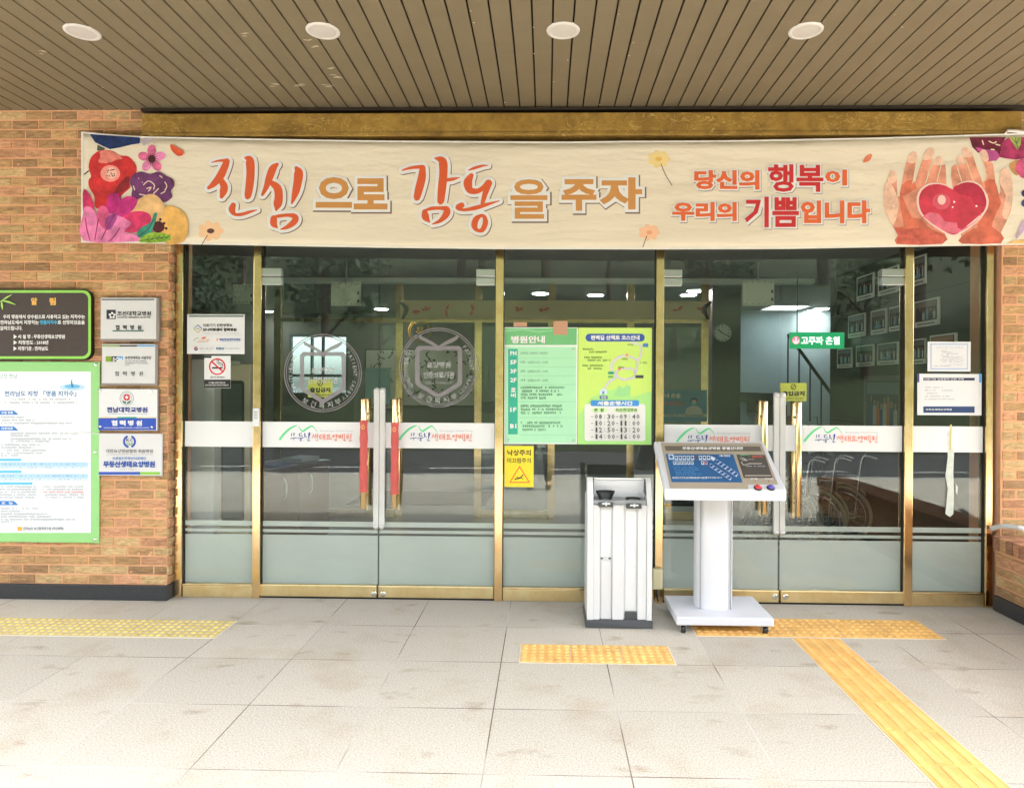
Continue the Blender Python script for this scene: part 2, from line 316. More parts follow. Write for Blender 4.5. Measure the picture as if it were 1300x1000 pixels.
class Print:
    """pixel-space shapes laid on a face: plane through p0 with normal nrm"""
    def __init__(s, p0, nrm=(0, -1, 0), base=.0012, step=.00008, disp=None):
        s.p0 = Vector(p0); s.n = Vector(nrm).normalized(); s.off = base; s.step = step; s.mb = MB(); s.disp = disp; s.T = (0, 0, 1)
    def frame(s, ox, oy, k): s.T = (ox, oy, k); return s
    def map(s, x, y, h=None):
        x = s.T[0]+x*s.T[2]; y = s.T[1]+y*s.T[2]
        d = ray(x, y); p = O+d*((s.p0-O).dot(s.n)/d.dot(s.n))
        if s.disp: p = p+s.n*s.disp(p)
        return p+s.n*(s.off if h is None else h)
    def up(s): s.off += s.step
    def poly(s, pts, m, smooth=0):
        if smooth: pts = [(p.x, p.y) for p in cat_rom([(a, b, 0) for a, b in pts], True, smooth)]
        vs = [s.map(*p) for p in pts]; s.mb.add(vs, [list(range(len(vs)))], m); s.up(); return s
    def rect(s, x0, y0, x1, y1, m): return s.poly([(x0, y0), (x1, y0), (x1, y1), (x0, y1)], m)
    def rrect(s, x0, y0, x1, y1, r, m, n=5):
        pts = []
        for cx, cy, a in ((x1-r, y0+r, -90), (x1-r, y1-r, 0), (x0+r, y1-r, 90), (x0+r, y0+r, 180)):
            for k in range(n+1):
                t = math.radians(a+90*k/n); pts.append((cx+r*math.cos(t), cy+r*math.sin(t)))
        return s.poly(pts, m)
    def disc(s, cx, cy, r, m, ry=None, n=28, rot=0):
        ry = ry or r; c, q = math.cos(rot), math.sin(rot)
        return s.poly([(cx+r*math.cos(2*math.pi*k/n)*c-ry*math.sin(2*math.pi*k/n)*q, cy+r*math.cos(2*math.pi*k/n)*q+ry*math.sin(2*math.pi*k/n)*c) for k in range(n)], m)
    def ring(s, cx, cy, r0, r1, m, n=64, a0=0, a1=360):
        vs = []; fs = []
        for k in range(n+1):
            t = math.radians(a0+(a1-a0)*k/n)
            vs += [s.map(cx+r0*math.cos(t), cy+r0*math.sin(t)), s.map(cx+r1*math.cos(t), cy+r1*math.sin(t))]
        for k in range(n): fs.append((2*k, 2*k+1, 2*k+3, 2*k+2))
        s.mb.add(vs, fs, m); s.up(); return s
    def line(s, pts, wd, m, n=4, grow=0.0):
        """brush stroke: pts (x, y) or (x, y, width), smoothed, round ended"""
        P = [(p[0], p[1], (p[2] if len(p) > 2 else wd)+2*grow) for p in pts]
        Q = cat_rom(P, False, n) if len(P) > 2 else [Vector(p) for p in P]
        L_, R_ = [], []
        for i, q in enumerate(Q):
            d = Vector((Q[min(i+1, len(Q)-1)].x-Q[max(i-1, 0)].x, Q[min(i+1, len(Q)-1)].y-Q[max(i-1, 0)].y))
            if d.length < 1e-6: d = Vector((1, 0))
            d.normalize(); nn = Vector((-d.y, d.x)); hw = q.z/2
            L_.append(s.map(q.x+nn.x*hw, q.y+nn.y*hw)); R_.append(s.map(q.x-nn.x*hw, q.y-nn.y*hw))
        k = len(Q); s.mb.add(L_+R_, [(i, i+1, k+i+1, k+i) for i in range(k-1)], m); s.up()
        for q, e in ((Q[0], 0), (Q[-1], 1)):
            if q.z > .4: s.disc(q.x, q.y, q.z/2, m, n=14)
        return s
    def text(s, t, x0, y0, x1, y1, m, bold=0.0, res=2, thick=.0006):
        vs, fs = glyphs(t, bold, res)
        if not vs: return s
        ax, bx = min(v.x for v in vs), max(v.x for v in vs); ay, by = min(v.y for v in vs), max(v.y for v in vs)
        z1 = max(max(v.z for v in vs), 1e-6)
        out = [s.map(x0+(v.x-ax)/(bx-ax)*(x1-x0), y1-(v.y-ay)/(by-ay)*(y1-y0), s.off+(thick*v.z/z1 if bold else 0)) for v in vs]
        s.mb.add(out, fs, m); s.off += s.step+(thick if bold else 0); return s
    def char(s, t, cx, cy, h, ang, m, bold=0.0):
        vs, fs = glyphs(t, bold, 1)
        if not vs: return s
        ax, bx = min(v.x for v in vs), max(v.x for v in vs); ay, by = min(v.y for v in vs), max(v.y for v in vs); k = h/.8
        c, q = math.cos(ang), math.sin(ang); out = []
        for v in vs:
            u, w_ = (v.x-(ax+bx)/2)*k, -(v.y-(ay+by)/2)*k
            out.append(s.map(cx+u*c-w_*q, cy+u*q+w_*c))
        s.mb.add(out, fs, m); return s
    def micro(s, x0, y0, x1, h, m, rng=None, gap=.35, fill=.8):
        """a line of print too small to read: broken tiny strokes"""
        r = random.Random(int(x0*7+y0*13)); x = x0; vs = []; fs = []
        while x < x1:
            wd = h*r.uniform(.5, .95)
            if r.random() < fill:
                for (u0, v0, u1, v1) in ((0, 0, wd, h*.22), (0, h*.5, wd*.8, h*.7), (wd*.55, h*.2, wd*.8, h)) if r.random() < .6 else ((0, 0, wd*.25, h), (wd*.45, h*.1, wd, h*.35), (wd*.5, h*.62, wd, h)):
                    if x+u1 > x1: continue
                    k = len(vs); vs += [s.map(x+u0, y0+v0), s.map(x+u1, y0+v0), s.map(x+u1, y0+v1), s.map(x+u0, y0+v1)]; fs.append((k, k+1, k+2, k+3))
            x += wd+h*gap*.5
        # keep strokes of one glyph from sharing a plane
        n = s.n; vs = [v+n*(.00004*((i//4) % 3)) for i, v in enumerate(vs)]
        if fs: s.mb.add(vs, fs, m)
        s.off += s.step*2; return s
    def build(s, name, parent): return s.mb.build(name, parent)

def fbox(mb, px0, py0, px1, py1, yf, depth, m, bev=0):
    """box on the facade: its front face (at y = yf) fills that rectangle of the photo; goes back by depth"""
    mx, my = (px0+px1)/2, (py0+py1)/2
    mb.box((at(px0, my, yf).x, yf, at(mx, py0, yf).z), (at(px1, my, yf).x, yf+depth, at(mx, py1, yf).z), m, bev); return mb
# ================================================================== the setting
GL, BR, BAN = 0.0, -.10, -.215           # glass front, brick face, banner face
CEIL = Z(138, BR); CANF = -3.5          # soffit height, canopy's front edge
XL = X(213, BR); XR = X(1273, -.08)      # brick corners either side of the entrance
m = MB(); m.add([(-40, -7.2, 0), (40, -7.2, 0), (40, 14, 0), (-40, 14, 0)], [(0, 1, 2, 3)], M_GRAN); struct(m, 'pavement')
m = MB(); m.box((-40, -7.4, -.16), (40, -7.2, .0), mat('kerb_stone', (.4, .39, .37, 1), .8, 0, .15, 30)); struct(m, 'kerb')
M_ASPH = mat('asphalt', (.06, .06, .062, 1), .85, 0, .3, 60, .3, 120)
m = MB(); m.add([(-300, -300, -.16), (300, -300, -.16), (300, -7.4, -.16), (-300, -7.4, -.16)], [(0, 1, 2, 3)], M_ASPH)
m.add([(-300, -7.3, -.17), (300, -7.3, -.17), (300, 300, -.17), (-300, 300, -.17)], [(0, 1, 2, 3)], M_ASPH); struct(m, 'road')
m = MB()
for k in range(-8, 9): m.box((k*2.5, -9.6, -.158), (k*2.5+1.4, -9.48, -.154), mat('road_white', (.7, .7, .68, 1), .7))
o = m.build('road_marking'); o['kind'] = 'structure'
# wooded slope across the road (seen mirrored in the doors)
m = MB(); vs = []; fs = []; nx, ny = 70, 30
for j in range(ny+1):
    for i in range(nx+1):
        x = -90+180*i/nx; t = j/ny; y = -13.5-70*t
        z = -.15+34*(t**.8)*(.8+.35*noise.noise((x*.03, y*.03, 1)))+.5*noise.noise((x*.3, y*.3, 0))*min(1, t*8)
        vs.append((x, y, z))
for j in range(ny):
    for i in range(nx): a = j*(nx+1)+i; fs.append((a, a+1, a+nx+2, a+nx+1))
m.add(vs, fs, mat('scrub_green', (.04, .056, .02, 1), .95, 0, .7, .5, .8, 3), True); struct(m, 'hillside')

# ---- brickwork
def bricks(mb, x0, x1, z0, z1, yf, jitter, lo=.5, seg=(9, 3), ori='x', pitch=.2012, course=.0715, phase=0.0, lower=0.0):
    """individual split-face bricks set in a mortar bed; ori 'x': face looks to -y, 'y': face looks to -x"""
    tints = []; r = random.Random(jitter); row = 0; z = z0; g = .0125; vs = []; fs = []
    while z < z1-.01:
        h = min(course-g, z1-z); x = x0+phase-(pitch/2 if row % 2 else 0)
        while x < x1:
            a, b = max(x+g/2, x0), min(x+pitch-g/2, x1)
            if b-a > .02:
                k = r.random()
                col = (.56, .36, .19) if k < .42 else (.42, .27, .155) if k < .57 else (.64, .36, .225) if k < .78 else (.62, .45, .25)
                v = r.uniform(.82, 1.15); col = tuple(c*v for c in col); dz = r.uniform(-.003, .003)
                nx_, nz_ = seg; base = len(vs)
                for j in range(nz_+1):
                    for i in range(nx_+1):
                        u = a+(b-a)*i/nx_; w_ = z+g/2+h*j/nz_
                        e = (i in (0, nx_) or j in (0, nz_))
                        d = (.0075*abs(noise.noise((u*14+row*3.1, w_*95, jitter)))+.004*noise.noise((u*60, w_*60, 3)))*(0.2 if e else 1)
                        vs.append((u, -d+dz, w_))
                for j in range(nz_):
                    for i in range(nx_): q = base+j*(nx_+1)+i; fs.append((q, q+1, q+nx_+2, q+nx_+1)); tints.append(col)
                q = len(vs); rim = [(a, z+g/2), (b, z+g/2), (b, z+g/2+h), (a, z+g/2+h)]
                vs += [(p[0], dz, p[1]) for p in rim]+[(p[0], .018, p[1]) for p in rim]
                for i in range(4): fs.append((q+i, q+4+i, q+4+(i+1) % 4, q+(i+1) % 4)); tints.append(col)
            x += pitch
        z += course; row += 1
    if ori == 'x': vs = [(a, yf+d, c) for a, d, c in vs]
    else: vs = [(yf+d, -a, c) for a, d, c in vs]
    mb.add(vs, fs, M_BRICK); mb.tints = getattr(mb, 'tints', [])+tints
def build_bricks(mb, name, parent):
    o = mb.build(name, parent); me = o.data; a = me.attributes.new('tint', 'FLOAT_COLOR', 'FACE')
    n = len(me.polygons); flat = []
    for i in range(n): c = mb.tints[i] if i < len(mb.tints) else (.4, .2, .1); flat += [c[0], c[1], c[2], 1]
    a.data.foreach_set('color', flat); return o
PL = Z(742, BR-.02, 100)
wl = thing('brick_wall', 'tan split-face brick wall with orange mortar, carrying the signs left of the doors', 'wall', (-4.5, 0, 0))
m = MB(); bricks(m, -6.4, XL, PL+.002, CEIL+.1, BR, 1, phase=XL+6.4-.2012*17)
build_bricks(m, 'brickwork', wl)
m = MB(); m.box((-6.4, BR+.003, .002), (XL-.002, .25, CEIL+.1), M_MORTAR); m.build('mortar', wl)
m = MB(); bricks(m, -BR-.11, -BR+.0, PL+.002, CEIL+.1, 0, 4, ori='y', pitch=.1, seg=(4, 3))
m.v = [(XL+.012-(v[0]), v[1], v[2]) for v in m.v]; build_bricks(m, 'jamb', wl)
m = MB(); m.box((-6.4, BR-.025, .001), (XL+.014, .02, PL), M_PLINTH, .004); m.build('plinth', wl)

pr = thing('brick_pier', 'tan brick pier with orange mortar standing right of the last glass panel', 'wall', (XR, 0, 0))
m = MB(); bricks(m, XR, XR+2.6, .53, CEIL+.1, -.08, 9, phase=-.1); build_bricks(m, 'brickwork', pr)
m = MB(); m.box((XR-.012, -.077, .002), (XR+2.6, .3, CEIL+.1), M_MORTAR); m.build('mortar', pr)
LWX = X(1264, -.085, 720)
lw = thing('low_brick_wall', 'low brick wall with rowlock coping running out from the right-hand pier', 'wall', (LWX, -1, 0))
PZ = .115
m = MB(); bricks(m, .085, 3.2, PZ, .43, LWX, 12, ori='y'); build_bricks(m, 'brickwork', lw)
m = MB(); m.box((LWX+.006, -3.2, .002), (LWX+.3, -.085, .43), M_MORTAR); m.build('mortar', lw)
m = MB(); m.box((LWX-.012, -3.22, .431), (LWX+.31, -.085, .447), M_MORTAR)
r = random.Random(3)
y = -.085
while y > -3.2:
    nf0 = len(m.f); m.box((LWX-.022, y-.062, .447), (LWX+.32, y, .545), M_BRICK, .004); y -= .073
m.tints = [(0, 0, 0)]*len(m.f); col = None
for i in range(len(m.f)):
    if (i-6) % 26 == 0 or col is None: v = r.uniform(.8, 1.2); col = r.choice([(.52*v, .27*v, .17*v), (.50*v, .30*v, .17*v), (.42*v, .23*v, .15*v)])
    m.tints[i] = col
build_bricks(m, 'coping', lw)
m = MB(); m.box((LWX-.02, -3.22, .001), (LWX+.02, -.085, PZ-.002), M_PLINTH, .004); m.build('plinth', lw)
# white grab rail on the pier
m = MB(); p = [at(1259, 671, -.06), at(1266, 668.5, -.12), at(1275, 667.5, -.2), at(1290, 669, -.3), at(1303, 673, -.36)]
p = [tuple(q) for q in p]; p += [(p[-1][0]+.25, -.5, .50), (p[-1][0]+.3, -.5, .546)]
m.tube(cat_rom(p, False, 5), .017, M_WHITE); tag(m.build('handrail', None, p[-1]), 'white bent tube handrail above the low brick wall coping', 'handrail')

# ---- canopy: slab, planked soffit, columns
cn = thing('canopy', 'flat entrance canopy with an olive brown plank soffit', 'canopy', (0, -2, CEIL))
m = MB(); vs_x = X(680, BR, 139); pitch = .1166; i0 = int((-6.6-vs_x)/pitch)
for i in range(i0, i0+116):
    x = vs_x+i*pitch
    m.box((x+.0052, CANF, CEIL), (x+pitch-.0052, -.062, CEIL+.012), M_PLANK, .002)
sof = m
m = MB(); m.box((-7, CANF-.1, CEIL+.028), (7.2, .6, CEIL+.5), M_DARK); m.build('slab', cn)
m = MB(); m.box((-7, CANF-.16, CEIL-.05), (7.2, CANF-.1, CEIL+.55), mat('canopy_edge', rgb(150, 140, 120), .6)); m.build('edge_beam', cn)
m = MB(); m.box((X(181, BR), BR-.045, Z(142.5, BR)), (7, -.06, CEIL-.006), mat('dark_brown_angle', rgb(44, 34, 26), .6)); m.build('steel_angle', cn)  # dark brown steel angle above the gold beam
for k, (x, lb) in enumerate(((-5.9, 'round grey granite column carrying the canopy, at its left front corner'), (5.9, 'round grey granite column carrying the canopy, at its right front corner'))):
    c_ = thing('column', lb, 'column', (x, -3.25, 0), 'canopy columns')
    m = MB(); m.lathe((x, -3.25, .1), (0, 0, 1), [(.24, 0), (.24, CEIL-.1)], mat('grey_granite', (.3, .3, .3, 1), .5, 0, .3, 80), 32); m.build('shaft', c_)
    m = MB(); m.lathe((x, -3.25, 0), (0, 0, 1), [(.3, 0), (.3, .08), (.26, .1)], M_PLINTH, 32); m.build('base', c_)
LB = ['leftmost', 'second', 'third', 'rightmost']
for i, (px, py) in enumerate(((104.5, 41), (410, 39.5), (715, 39), (1023, 39.3))):
    p = flr(px, py, CEIL)
    t = thing('downlight', ('leftmost white round ceiling downlight, above the bare brick wall', 'white round downlight in the soffit above the red brush lettering on the left', 'white round downlight in the soffit above the middle of the banner', 'rightmost white round downlight, in the soffit toward the heart picture')[i], 'ceiling light', p, 'round downlights in the soffit')
    m = MB(); m.lathe(p+Vector((0, 0, .003)), (0, 0, -1), [(.098, 0), (.096, .008), (.078, .012), (.074, .006)], mat('lamp_trim', (.6, .58, .55, 1), .4), 36); m.build('trim', t)
    m = MB(); m.lathe(p+Vector((0, 0, -.004)), (0, 0, -1), [(.075, 0), (.05, .003), (.0001, .004)], mat('opal_diffuser', (.5, .47, .44, 1), .5, 0, .1), 32); m.build('diffuser', t)

m = MB(); m.box((-9, .65, CEIL+.02), (9.5, 12, 14), mat('render_wall', rgb(190, 176, 150), .8)); tag(m.build('building', None, (0, 6, 4)), 'unseen pale hospital building block over the entrance canopy, added for its shade', 'building')  # upper building is out of view, added for the shade it casts
p = Print((0, 0, CEIL), (0, 0, -1), base=.0006); r = random.Random(8); MCH = mat('chipped_pale_paint', rgb(196, 186, 164), .8, 0, .1)
for (x, y, w_) in ((52, 66, 10), (310, 44, 12), (388, 50, 10), (396, 58, 9), (418, 86, 8), (424, 96, 14), (345, 108, 12), (378, 108.5, 16), (412, 109, 10), (596, 14, 2), (599, 28, 3), (677, 34, 2), (677, 68, 2), (804, 54, 2), (798, 70, 2), (785, 18, 2), (720, 76, 2), (702, 104, 2), (130, 110, 2), (300, 88, 2), (1135, 18, 2), (1143, 33, 3), (915, 113, 2), (640, 129, 3), (760, 132, 2)):
    for k in range(3 if w_ > 4 else 1):
        dx, dy = r.uniform(-w_*.4, w_*.4), r.uniform(-w_*.25, w_*.25); L_ = w_*r.uniform(.5, 1)
        p.line([(x+dx, y+dy, .3), (x+dx+L_*.5, y+dy+r.uniform(-.4, .4), 1.2 if w_ < 4 else .9), (x+dx+L_, y+dy+.6, .3)], 1, MCH, 2)
sof.v, sof_n = sof.v, len(sof.v)
for f, i in zip(p.mb.f, p.mb.mi): sof.f.append([q+sof_n for q in f]); sof.mi.append(sof.m(p.mb.ms[i])); sof.sm.append(False)
sof.v += p.mb.v; sof.build('soffit', cn)
# ---- gold fascia beam
m = MB(); a = at(180, 143, -.19); b = at(1297, 172, -.19); zt = Z(143, -.19, 690); zb = Z(172.5, -.19, 690)
m.box((a.x, -.19, zb+.03), (b.x, -.065, zt), M_FASC, .004); m.box((a.x, -.198, zb), (b.x, -.065, zb+.028), M_FASC, .004)
tag(m.build('fascia_beam', None, ((a.x+b.x)/2, -.1, zb)), 'scratched brownish gold metal beam above the long banner', 'beam')

# ---- tactile paving
M_GROUT = mat('pale_grout', rgb(226, 218, 200), .85, 0, .2, 12)
def tactile(name, label, x0, x1, y0, y1, m_base, m_dot, tile=.3, ridges=False, quad=None):
    t = thing(name, label, 'tactile paving', ((x0+x1)/2, (y0+y1)/2, 0), 'yellow tactile paving strips')
    n = max(1, round((x1-x0)/tile)); tw = (x1-x0)/n
    for i in range(n):
        d = MB(); d.box((x0+i*tw+.003, y0, .001), (x0+(i+1)*tw-.003, y1, .005), m_base)
        for a in range(6):
            for b in range(6):
                d.lathe((x0+i*tw+(a+.5)*tw/6, y0+(b+.5)*(y1-y0)/6, .0045), (0, 0, 1), [(.0175, 0), (.0165, .003), (.012, .0048), (.0001, .005)], m_dot, 10)
        d.build('tile', t)
    d = MB(); d.box((x0-.006, y0-.006, .0003), (x1+.006, y1+.006, .0022), M_GROUT); d.build('grout', t)
    return t
M_TY = mat('tactile_yellow', rgb(238, 184, 106), .7, 0, .2, 5, .2, 120, crisp=.2)
M_TYD = mat('tactile_stud', rgb(242, 194, 120), .6, 0, .2, 5, crisp=.2)
M_TW = mat('tactile_worn_base', rgb(200, 188, 154), .8, 0, .18, 20, .2, 120)
M_TWD = mat('tactile_worn_stud', rgb(238, 206, 112), .65, 0, .32, 9, crisp=.2)
p0, p1 = flr(300, 788.5), flr(283, 810)
tactile('tactile_paving', 'worn tactile strip of yellow studs on grey tiles along the brick wall', p0.x-.3*9, p0.x, p1.y, p0.y, M_TW, M_TWD)
p0, p1 = flr(662, 818), flr(858, 843.5)
tactile('tactile_paving', 'short yellow studded tactile strip in front of the grey umbrella bag stand', p0.x, p1.x, p1.y, p0.y, M_TY, M_TYD)
p0, p1, p2 = flr(885, 807), flr(1172, 788), flr(1186, 808)
tactile('tactile_paving', 'yellow studded tactile strip running under the information stand toward the right doors', p0.x, (p1.x+p2.x)/2, p0.y, p1.y, M_TY, M_TYD)
a, b = flr(1006, 810), flr(1064, 810); ex = [flr(1188, 998), flr(1285, 998)]
xw0 = (a.x+ex[0].x)/2; xw1 = (b.x+ex[1].x)/2
t = thing('tactile_guide_path', 'yellow ribbed tactile guide path leading away from the doors toward the viewer', 'tactile paving', ((xw0+xw1)/2, -2, 0), 'yellow tactile paving strips')
y = a.y-.004; sl_ = (ex[0].x-a.x)/(ex[0].y-a.y); wdt = b.x-a.x
for i in range(12):
    d = m = MB(); xo = a.x+sl_*(y-a.y); y2 = y-.298; xo2 = a.x+sl_*(y2-a.y)
    m.prism([(xo+.003, y, .001), (xo+wdt, y, .001), (xo2+wdt, y2+.004, .001), (xo2+.003, y2+.004, .001)], (0, 0, .004), M_TY)
    for k in range(4):
        u = wdt*(k+.5)/4; d.prism([(xo+u-.016, y-.012, .0045), (xo+u+.016, y-.012, .0045), (xo2+u+.016, y2+.012, .0045), (xo2+u-.016, y2+.012, .0045)], (0, 0, .0035), M_TYD)
    y -= .3; m.build('tile', t)
d = MB(); ye = y; xo = a.x; xo2 = a.x+sl_*(ye-a.y); d.prism([(xo-.006, a.y-.004, .0003), (xo+wdt+.008, a.y-.004, .0003), (xo2+wdt+.008, ye, .0003), (xo2-.006, ye, .0003)], (0, 0, .0019), M_GROUT); d.build('grout', t)

# ================================================================== entrance glazing
ZB = .105; ZG = 2.80                       # gold rail top, top of the glass
zr = Z(742.5, GL, 480)
fr = thing('entrance_frame', 'gold metal frame of posts and head holding the glass entrance', 'door frame', (.2, 0, 0))
POST = [(222.5, 231), (321, 330.5), (628.5, 638.5), (832.5, 842.5), (1149, 1159.5), (1252.5, 1261)]
PX = []
for k, (a, b) in enumerate(POST):
    m = MB(); x0, x1 = X(a, -.035), X(b, -.035); PX.append((x0, x1))
    m.box((x0, -.035, .001), (x1, .06, ZG), M_GOLDP, .003)
    m.box((x0-.004, -.012, .001), (x0-.001, .04, ZG), mat('dark_gasket', (.02, .02, .018, 1), .7))
    m.box((x1+.001, -.012, .001), (x1+.004, .04, ZG), mat('dark_gasket', (.02, .02, .018, 1), .7)); m.build('post', fr)
m = MB(); m.box((PX[0][0], -.03, ZG+.001), (PX[5][1], .06, ZG+.12), M_GOLDP, .003); m.build('head', fr)
for (a, b) in ((0, 1), (2, 3), (4, 5)):
    m = MB(); m.box((PX[a][1]+.005, -.022, .001), (PX[b][0]-.005, .05, zr-.014), M_GOLD, .003)
    m.box((PX[a][1]+.005, -.028, zr-.013), (PX[b][0]-.005, .05, zr), M_GOLDP, .002); m.build('sill_plate', fr)
for (a, b) in ((1, 2), (3, 4)):
    m = MB(); m.box((PX[a][1]+.005, -.014, .001), (PX[b][0]-.005, .05, .012), M_DARK); m.build('threshold', fr)

BZ1, BZ0 = Z(537.5, GL, 690), Z(570, GL, 690)
FZ = [Z(v, GL, 350) for v in (661.4, 667.9, 671.8, 675.7, 678.8)]
def film_set(parent, x0, x1, zb, y=.0135):
    for z1, z0 in ((FZ[0], FZ[1]), (FZ[2], FZ[3])):
        m = MB(); m.add([(x0, y, z0), (x1, y, z0), (x1, y, z1), (x0, y, z1)], [(0, 1, 2, 3)], M_FROST); m.build('frosted_stripe', parent)
    m = MB(); m.add([(x0, y, zb), (x1, y, zb), (x1, y, FZ[4]), (x0, y, FZ[4])], [(0, 1, 2, 3)], M_FROST); m.build('frosted_film', parent)
def band(parent, x0, x1):
    m = MB(); m.box((x0, -.0016, BZ0), (x1, -.0004, BZ1), M_WHITEG); return m.build('white_band', parent)
def hospital_logo(parent, ox, oy, k=.1154):
    """the mountain swoosh and lettering of the band; drawn in the crop's pixels (1300 px = 150 px of the photo)"""
    p = Print((0, 0, 0), base=.0024).frame(ox, oy, k)
    g, bl, rd = ink(104, 214, 150), ink(44, 62, 150), ink(236, 120, 92)
    p.line([(222, 192, 26), (262, 140, 26), (320, 85, 24), (375, 52, 18), (408, 42, 8)], 20, g)
    p.line([(428, 48, 5), (448, 88, 12), (475, 104, 20), (520, 75, 22), (570, 50, 16), (600, 70, 9), (632, 114, 6)], 14, g)
    p.text('Moodeungsan Medical Group', 662, 92, 1024, 116, ink(176, 186, 196))
    def st(q, wd, m_): p.line(q, wd, m_, 3)
    # 무등산 in brush strokes, dark blue
    for q in ([(352, 128), (348, 158)], [(378, 130, 14), (374, 158, 5)], [(338, 186), (404, 178)], [(372, 182, 7), (376, 206, 4)],
              [(440, 132), (462, 128)], [(436, 136, 12), (440, 158), (470, 154)], [(418, 184), (480, 176)], [(456, 190, 12), (444, 206, 10), (462, 210, 6)],
              [(496, 132, 14), (496, 172, 6)], [(504, 156, 5), (516, 176, 6)], [(546, 128, 20), (538, 190, 8)], [(528, 196, 8), (534, 212, 8), (556, 204, 5)]): st(q, 8, bl)
    # 생태요양병원, coral
    for q in ([(592, 140), (578, 176)], [(594, 152), (606, 172)], [(616, 134), (618, 182)], [(634, 132), (638, 182)], [(618, 156), (634, 156)], [(620, 200), (634, 210), (640, 198)],
              [(662, 150), (684, 144)], [(660, 154), (664, 188), (684, 184)], [(664, 168), (682, 164)], [(698, 140), (700, 196)], [(716, 134), (718, 200)], [(700, 166), (716, 166)],
              [(752, 140), (742, 156), (758, 164), (770, 152), (756, 140)], [(748, 172), (746, 186)], [(766, 170), (768, 186)], [(734, 194), (796, 188)],
              [(812, 148), (804, 164), (820, 168), (824, 152), (812, 148)], [(842, 136), (844, 184)], [(846, 150), (858, 148)], [(846, 164), (858, 162)], [(826, 200), (838, 212), (848, 200), (834, 194)],
              [(874, 146), (872, 176)], [(894, 142), (896, 176)], [(874, 158), (894, 156)], [(874, 176), (896, 174)], [(912, 136), (912, 186)], [(932, 134), (934, 186)], [(924, 200), (936, 212), (944, 200), (930, 196)],
              [(966, 142), (958, 156), (972, 162), (980, 148), (966, 142)], [(952, 176), (990, 170)], [(972, 176), (970, 188)], [(1008, 132), (1004, 188)], [(988, 196), (992, 210), (1016, 206)]): st(q, 7, rd)
    return p.build('logo', parent)
def glazed(name, label, cat, x0, x1, z0, z1, group=None):
    t = thing(name, label, cat, ((x0+x1)/2, 0, 0), group)
    m = MB(); m.box((x0, 0, z0), (x1, .011, z1), M_GLASS); m.build('pane', t); return t
def emblem(parent, cx, cy, R, words, y0=.0):
    p = Print((0, y0, 0), base=.002)
    e = M_EMBLEM
    p.ring(cx, cy, R*.975, R, e, 72); p.ring(cx, cy, R*.925, R*.945, e, 72)
    s = R/50
    def P(pts): return [(cx+a*s, cy+b*s) for a, b in pts]
    # shield outline
    out = [(-26, -27), (26, -27), (29.5, -23), (29.5, 19), (27, 23), (2.5, 38), (-2.5, 38), (-27, 23), (-29.5, 19), (-29.5, -23)]
    inn = [(-22, -22), (22, -22), (24, -20), (24, 17), (22, 20), (0, 33.2), (0, 33.2), (-22, 20), (-24, 17), (-24, -20)]
    vs = [p.map(*q) for q in P(out)+P(inn)]; n = len(out)
    p.mb.add(vs, [(i, (i+1) % n, n+(i+1) % n, n+i) for i in range(n)], e); p.up()
    # two leaves meeting over it
    p.poly(P([(-1, -19), (-6, -27), (-16, -32), (-24, -36), (-25, -41), (-20, -38.5), (-9, -33), (0, -27)]), e)
    p.poly(P([(1, -19), (6, -27), (18, -32), (24, -36), (25, -41), (20, -38.5), (9, -33), (0, -27)]), e); 
    for i, l in enumerate(words):
        hw = (15, 19.5, 17)[i]; p.text(l, cx-hw*s, cy+(-7.5+12.5*i)*s, cx+hw*s, cy+(-7.5+12.5*i+(8, 8.5, 3)[i])*s, M_EMTXT, .02 if i < 2 else 0, 1)
    def arc(t, a0, a1, h, flip=False):
        for i, ch in enumerate(t):
            if ch == ' ': continue
            a = math.radians(a0+(a1-a0)*i/max(1, len(t)-1)); r_ = R*.83
            p.char(ch, cx+r_*math.cos(a), cy+r_*math.sin(a), h*s, a+(math.pi/2 if not flip else -math.pi/2), M_EMTXT)
    arc('PATIENT SAFETY', -38, 50, 5.5); arc('QUALITY HEALTH', 146, 208, 5.5, False); arc('보건복지부', 122, 62, 7, True)
    return p.build('emblem', parent)
def steel_patch(parent, a, b, c, d):
    m = MB(); my = (b+d)/2
    fbox(m, a, b, c, my-.5, -.018, .05, M_STEEL, .003); fbox(m, a, my+.5, c, d, -.018, .05, M_STEEL, .003); return m.build('patch_fitting', parent)
def guard(parent, px0, px1, py0, py1):
    m = MB(); x0, x1 = X(px0, -.03), X(px1, -.03); z1, z0 = Z(py0, -.03, (px0+px1)/2), Z(py1, -.03, (px0+px1)/2); r_ = (x1-x0)/2
    pts = []
    for k in range(9): t = math.pi*k/8; pts.append(((x0+x1)/2+r_*math.cos(t), -.03, z1-r_+r_*math.sin(t)))
    for k in range(9): t = math.pi+math.pi*k/8; pts.append(((x0+x1)/2+r_*math.cos(t), -.03, z0+r_+r_*math.sin(t)))
    m.prism(pts, (0, .028, 0), mat('pale_guard', (.66, .67, .66, 1), .4, 0, .05)); 
    o = m.build('edge_guard', parent)
    for zc in (z1-r_, z0+r_):
        m = MB(); m.lathe(((x0+x1)/2, -.031, zc), (0, -1, 0), [(r_*.8, 0), (r_*.8, .004), (r_*.5, .006), (.0001, .006)], M_STEEL, 16); m.build('end_cap', o)
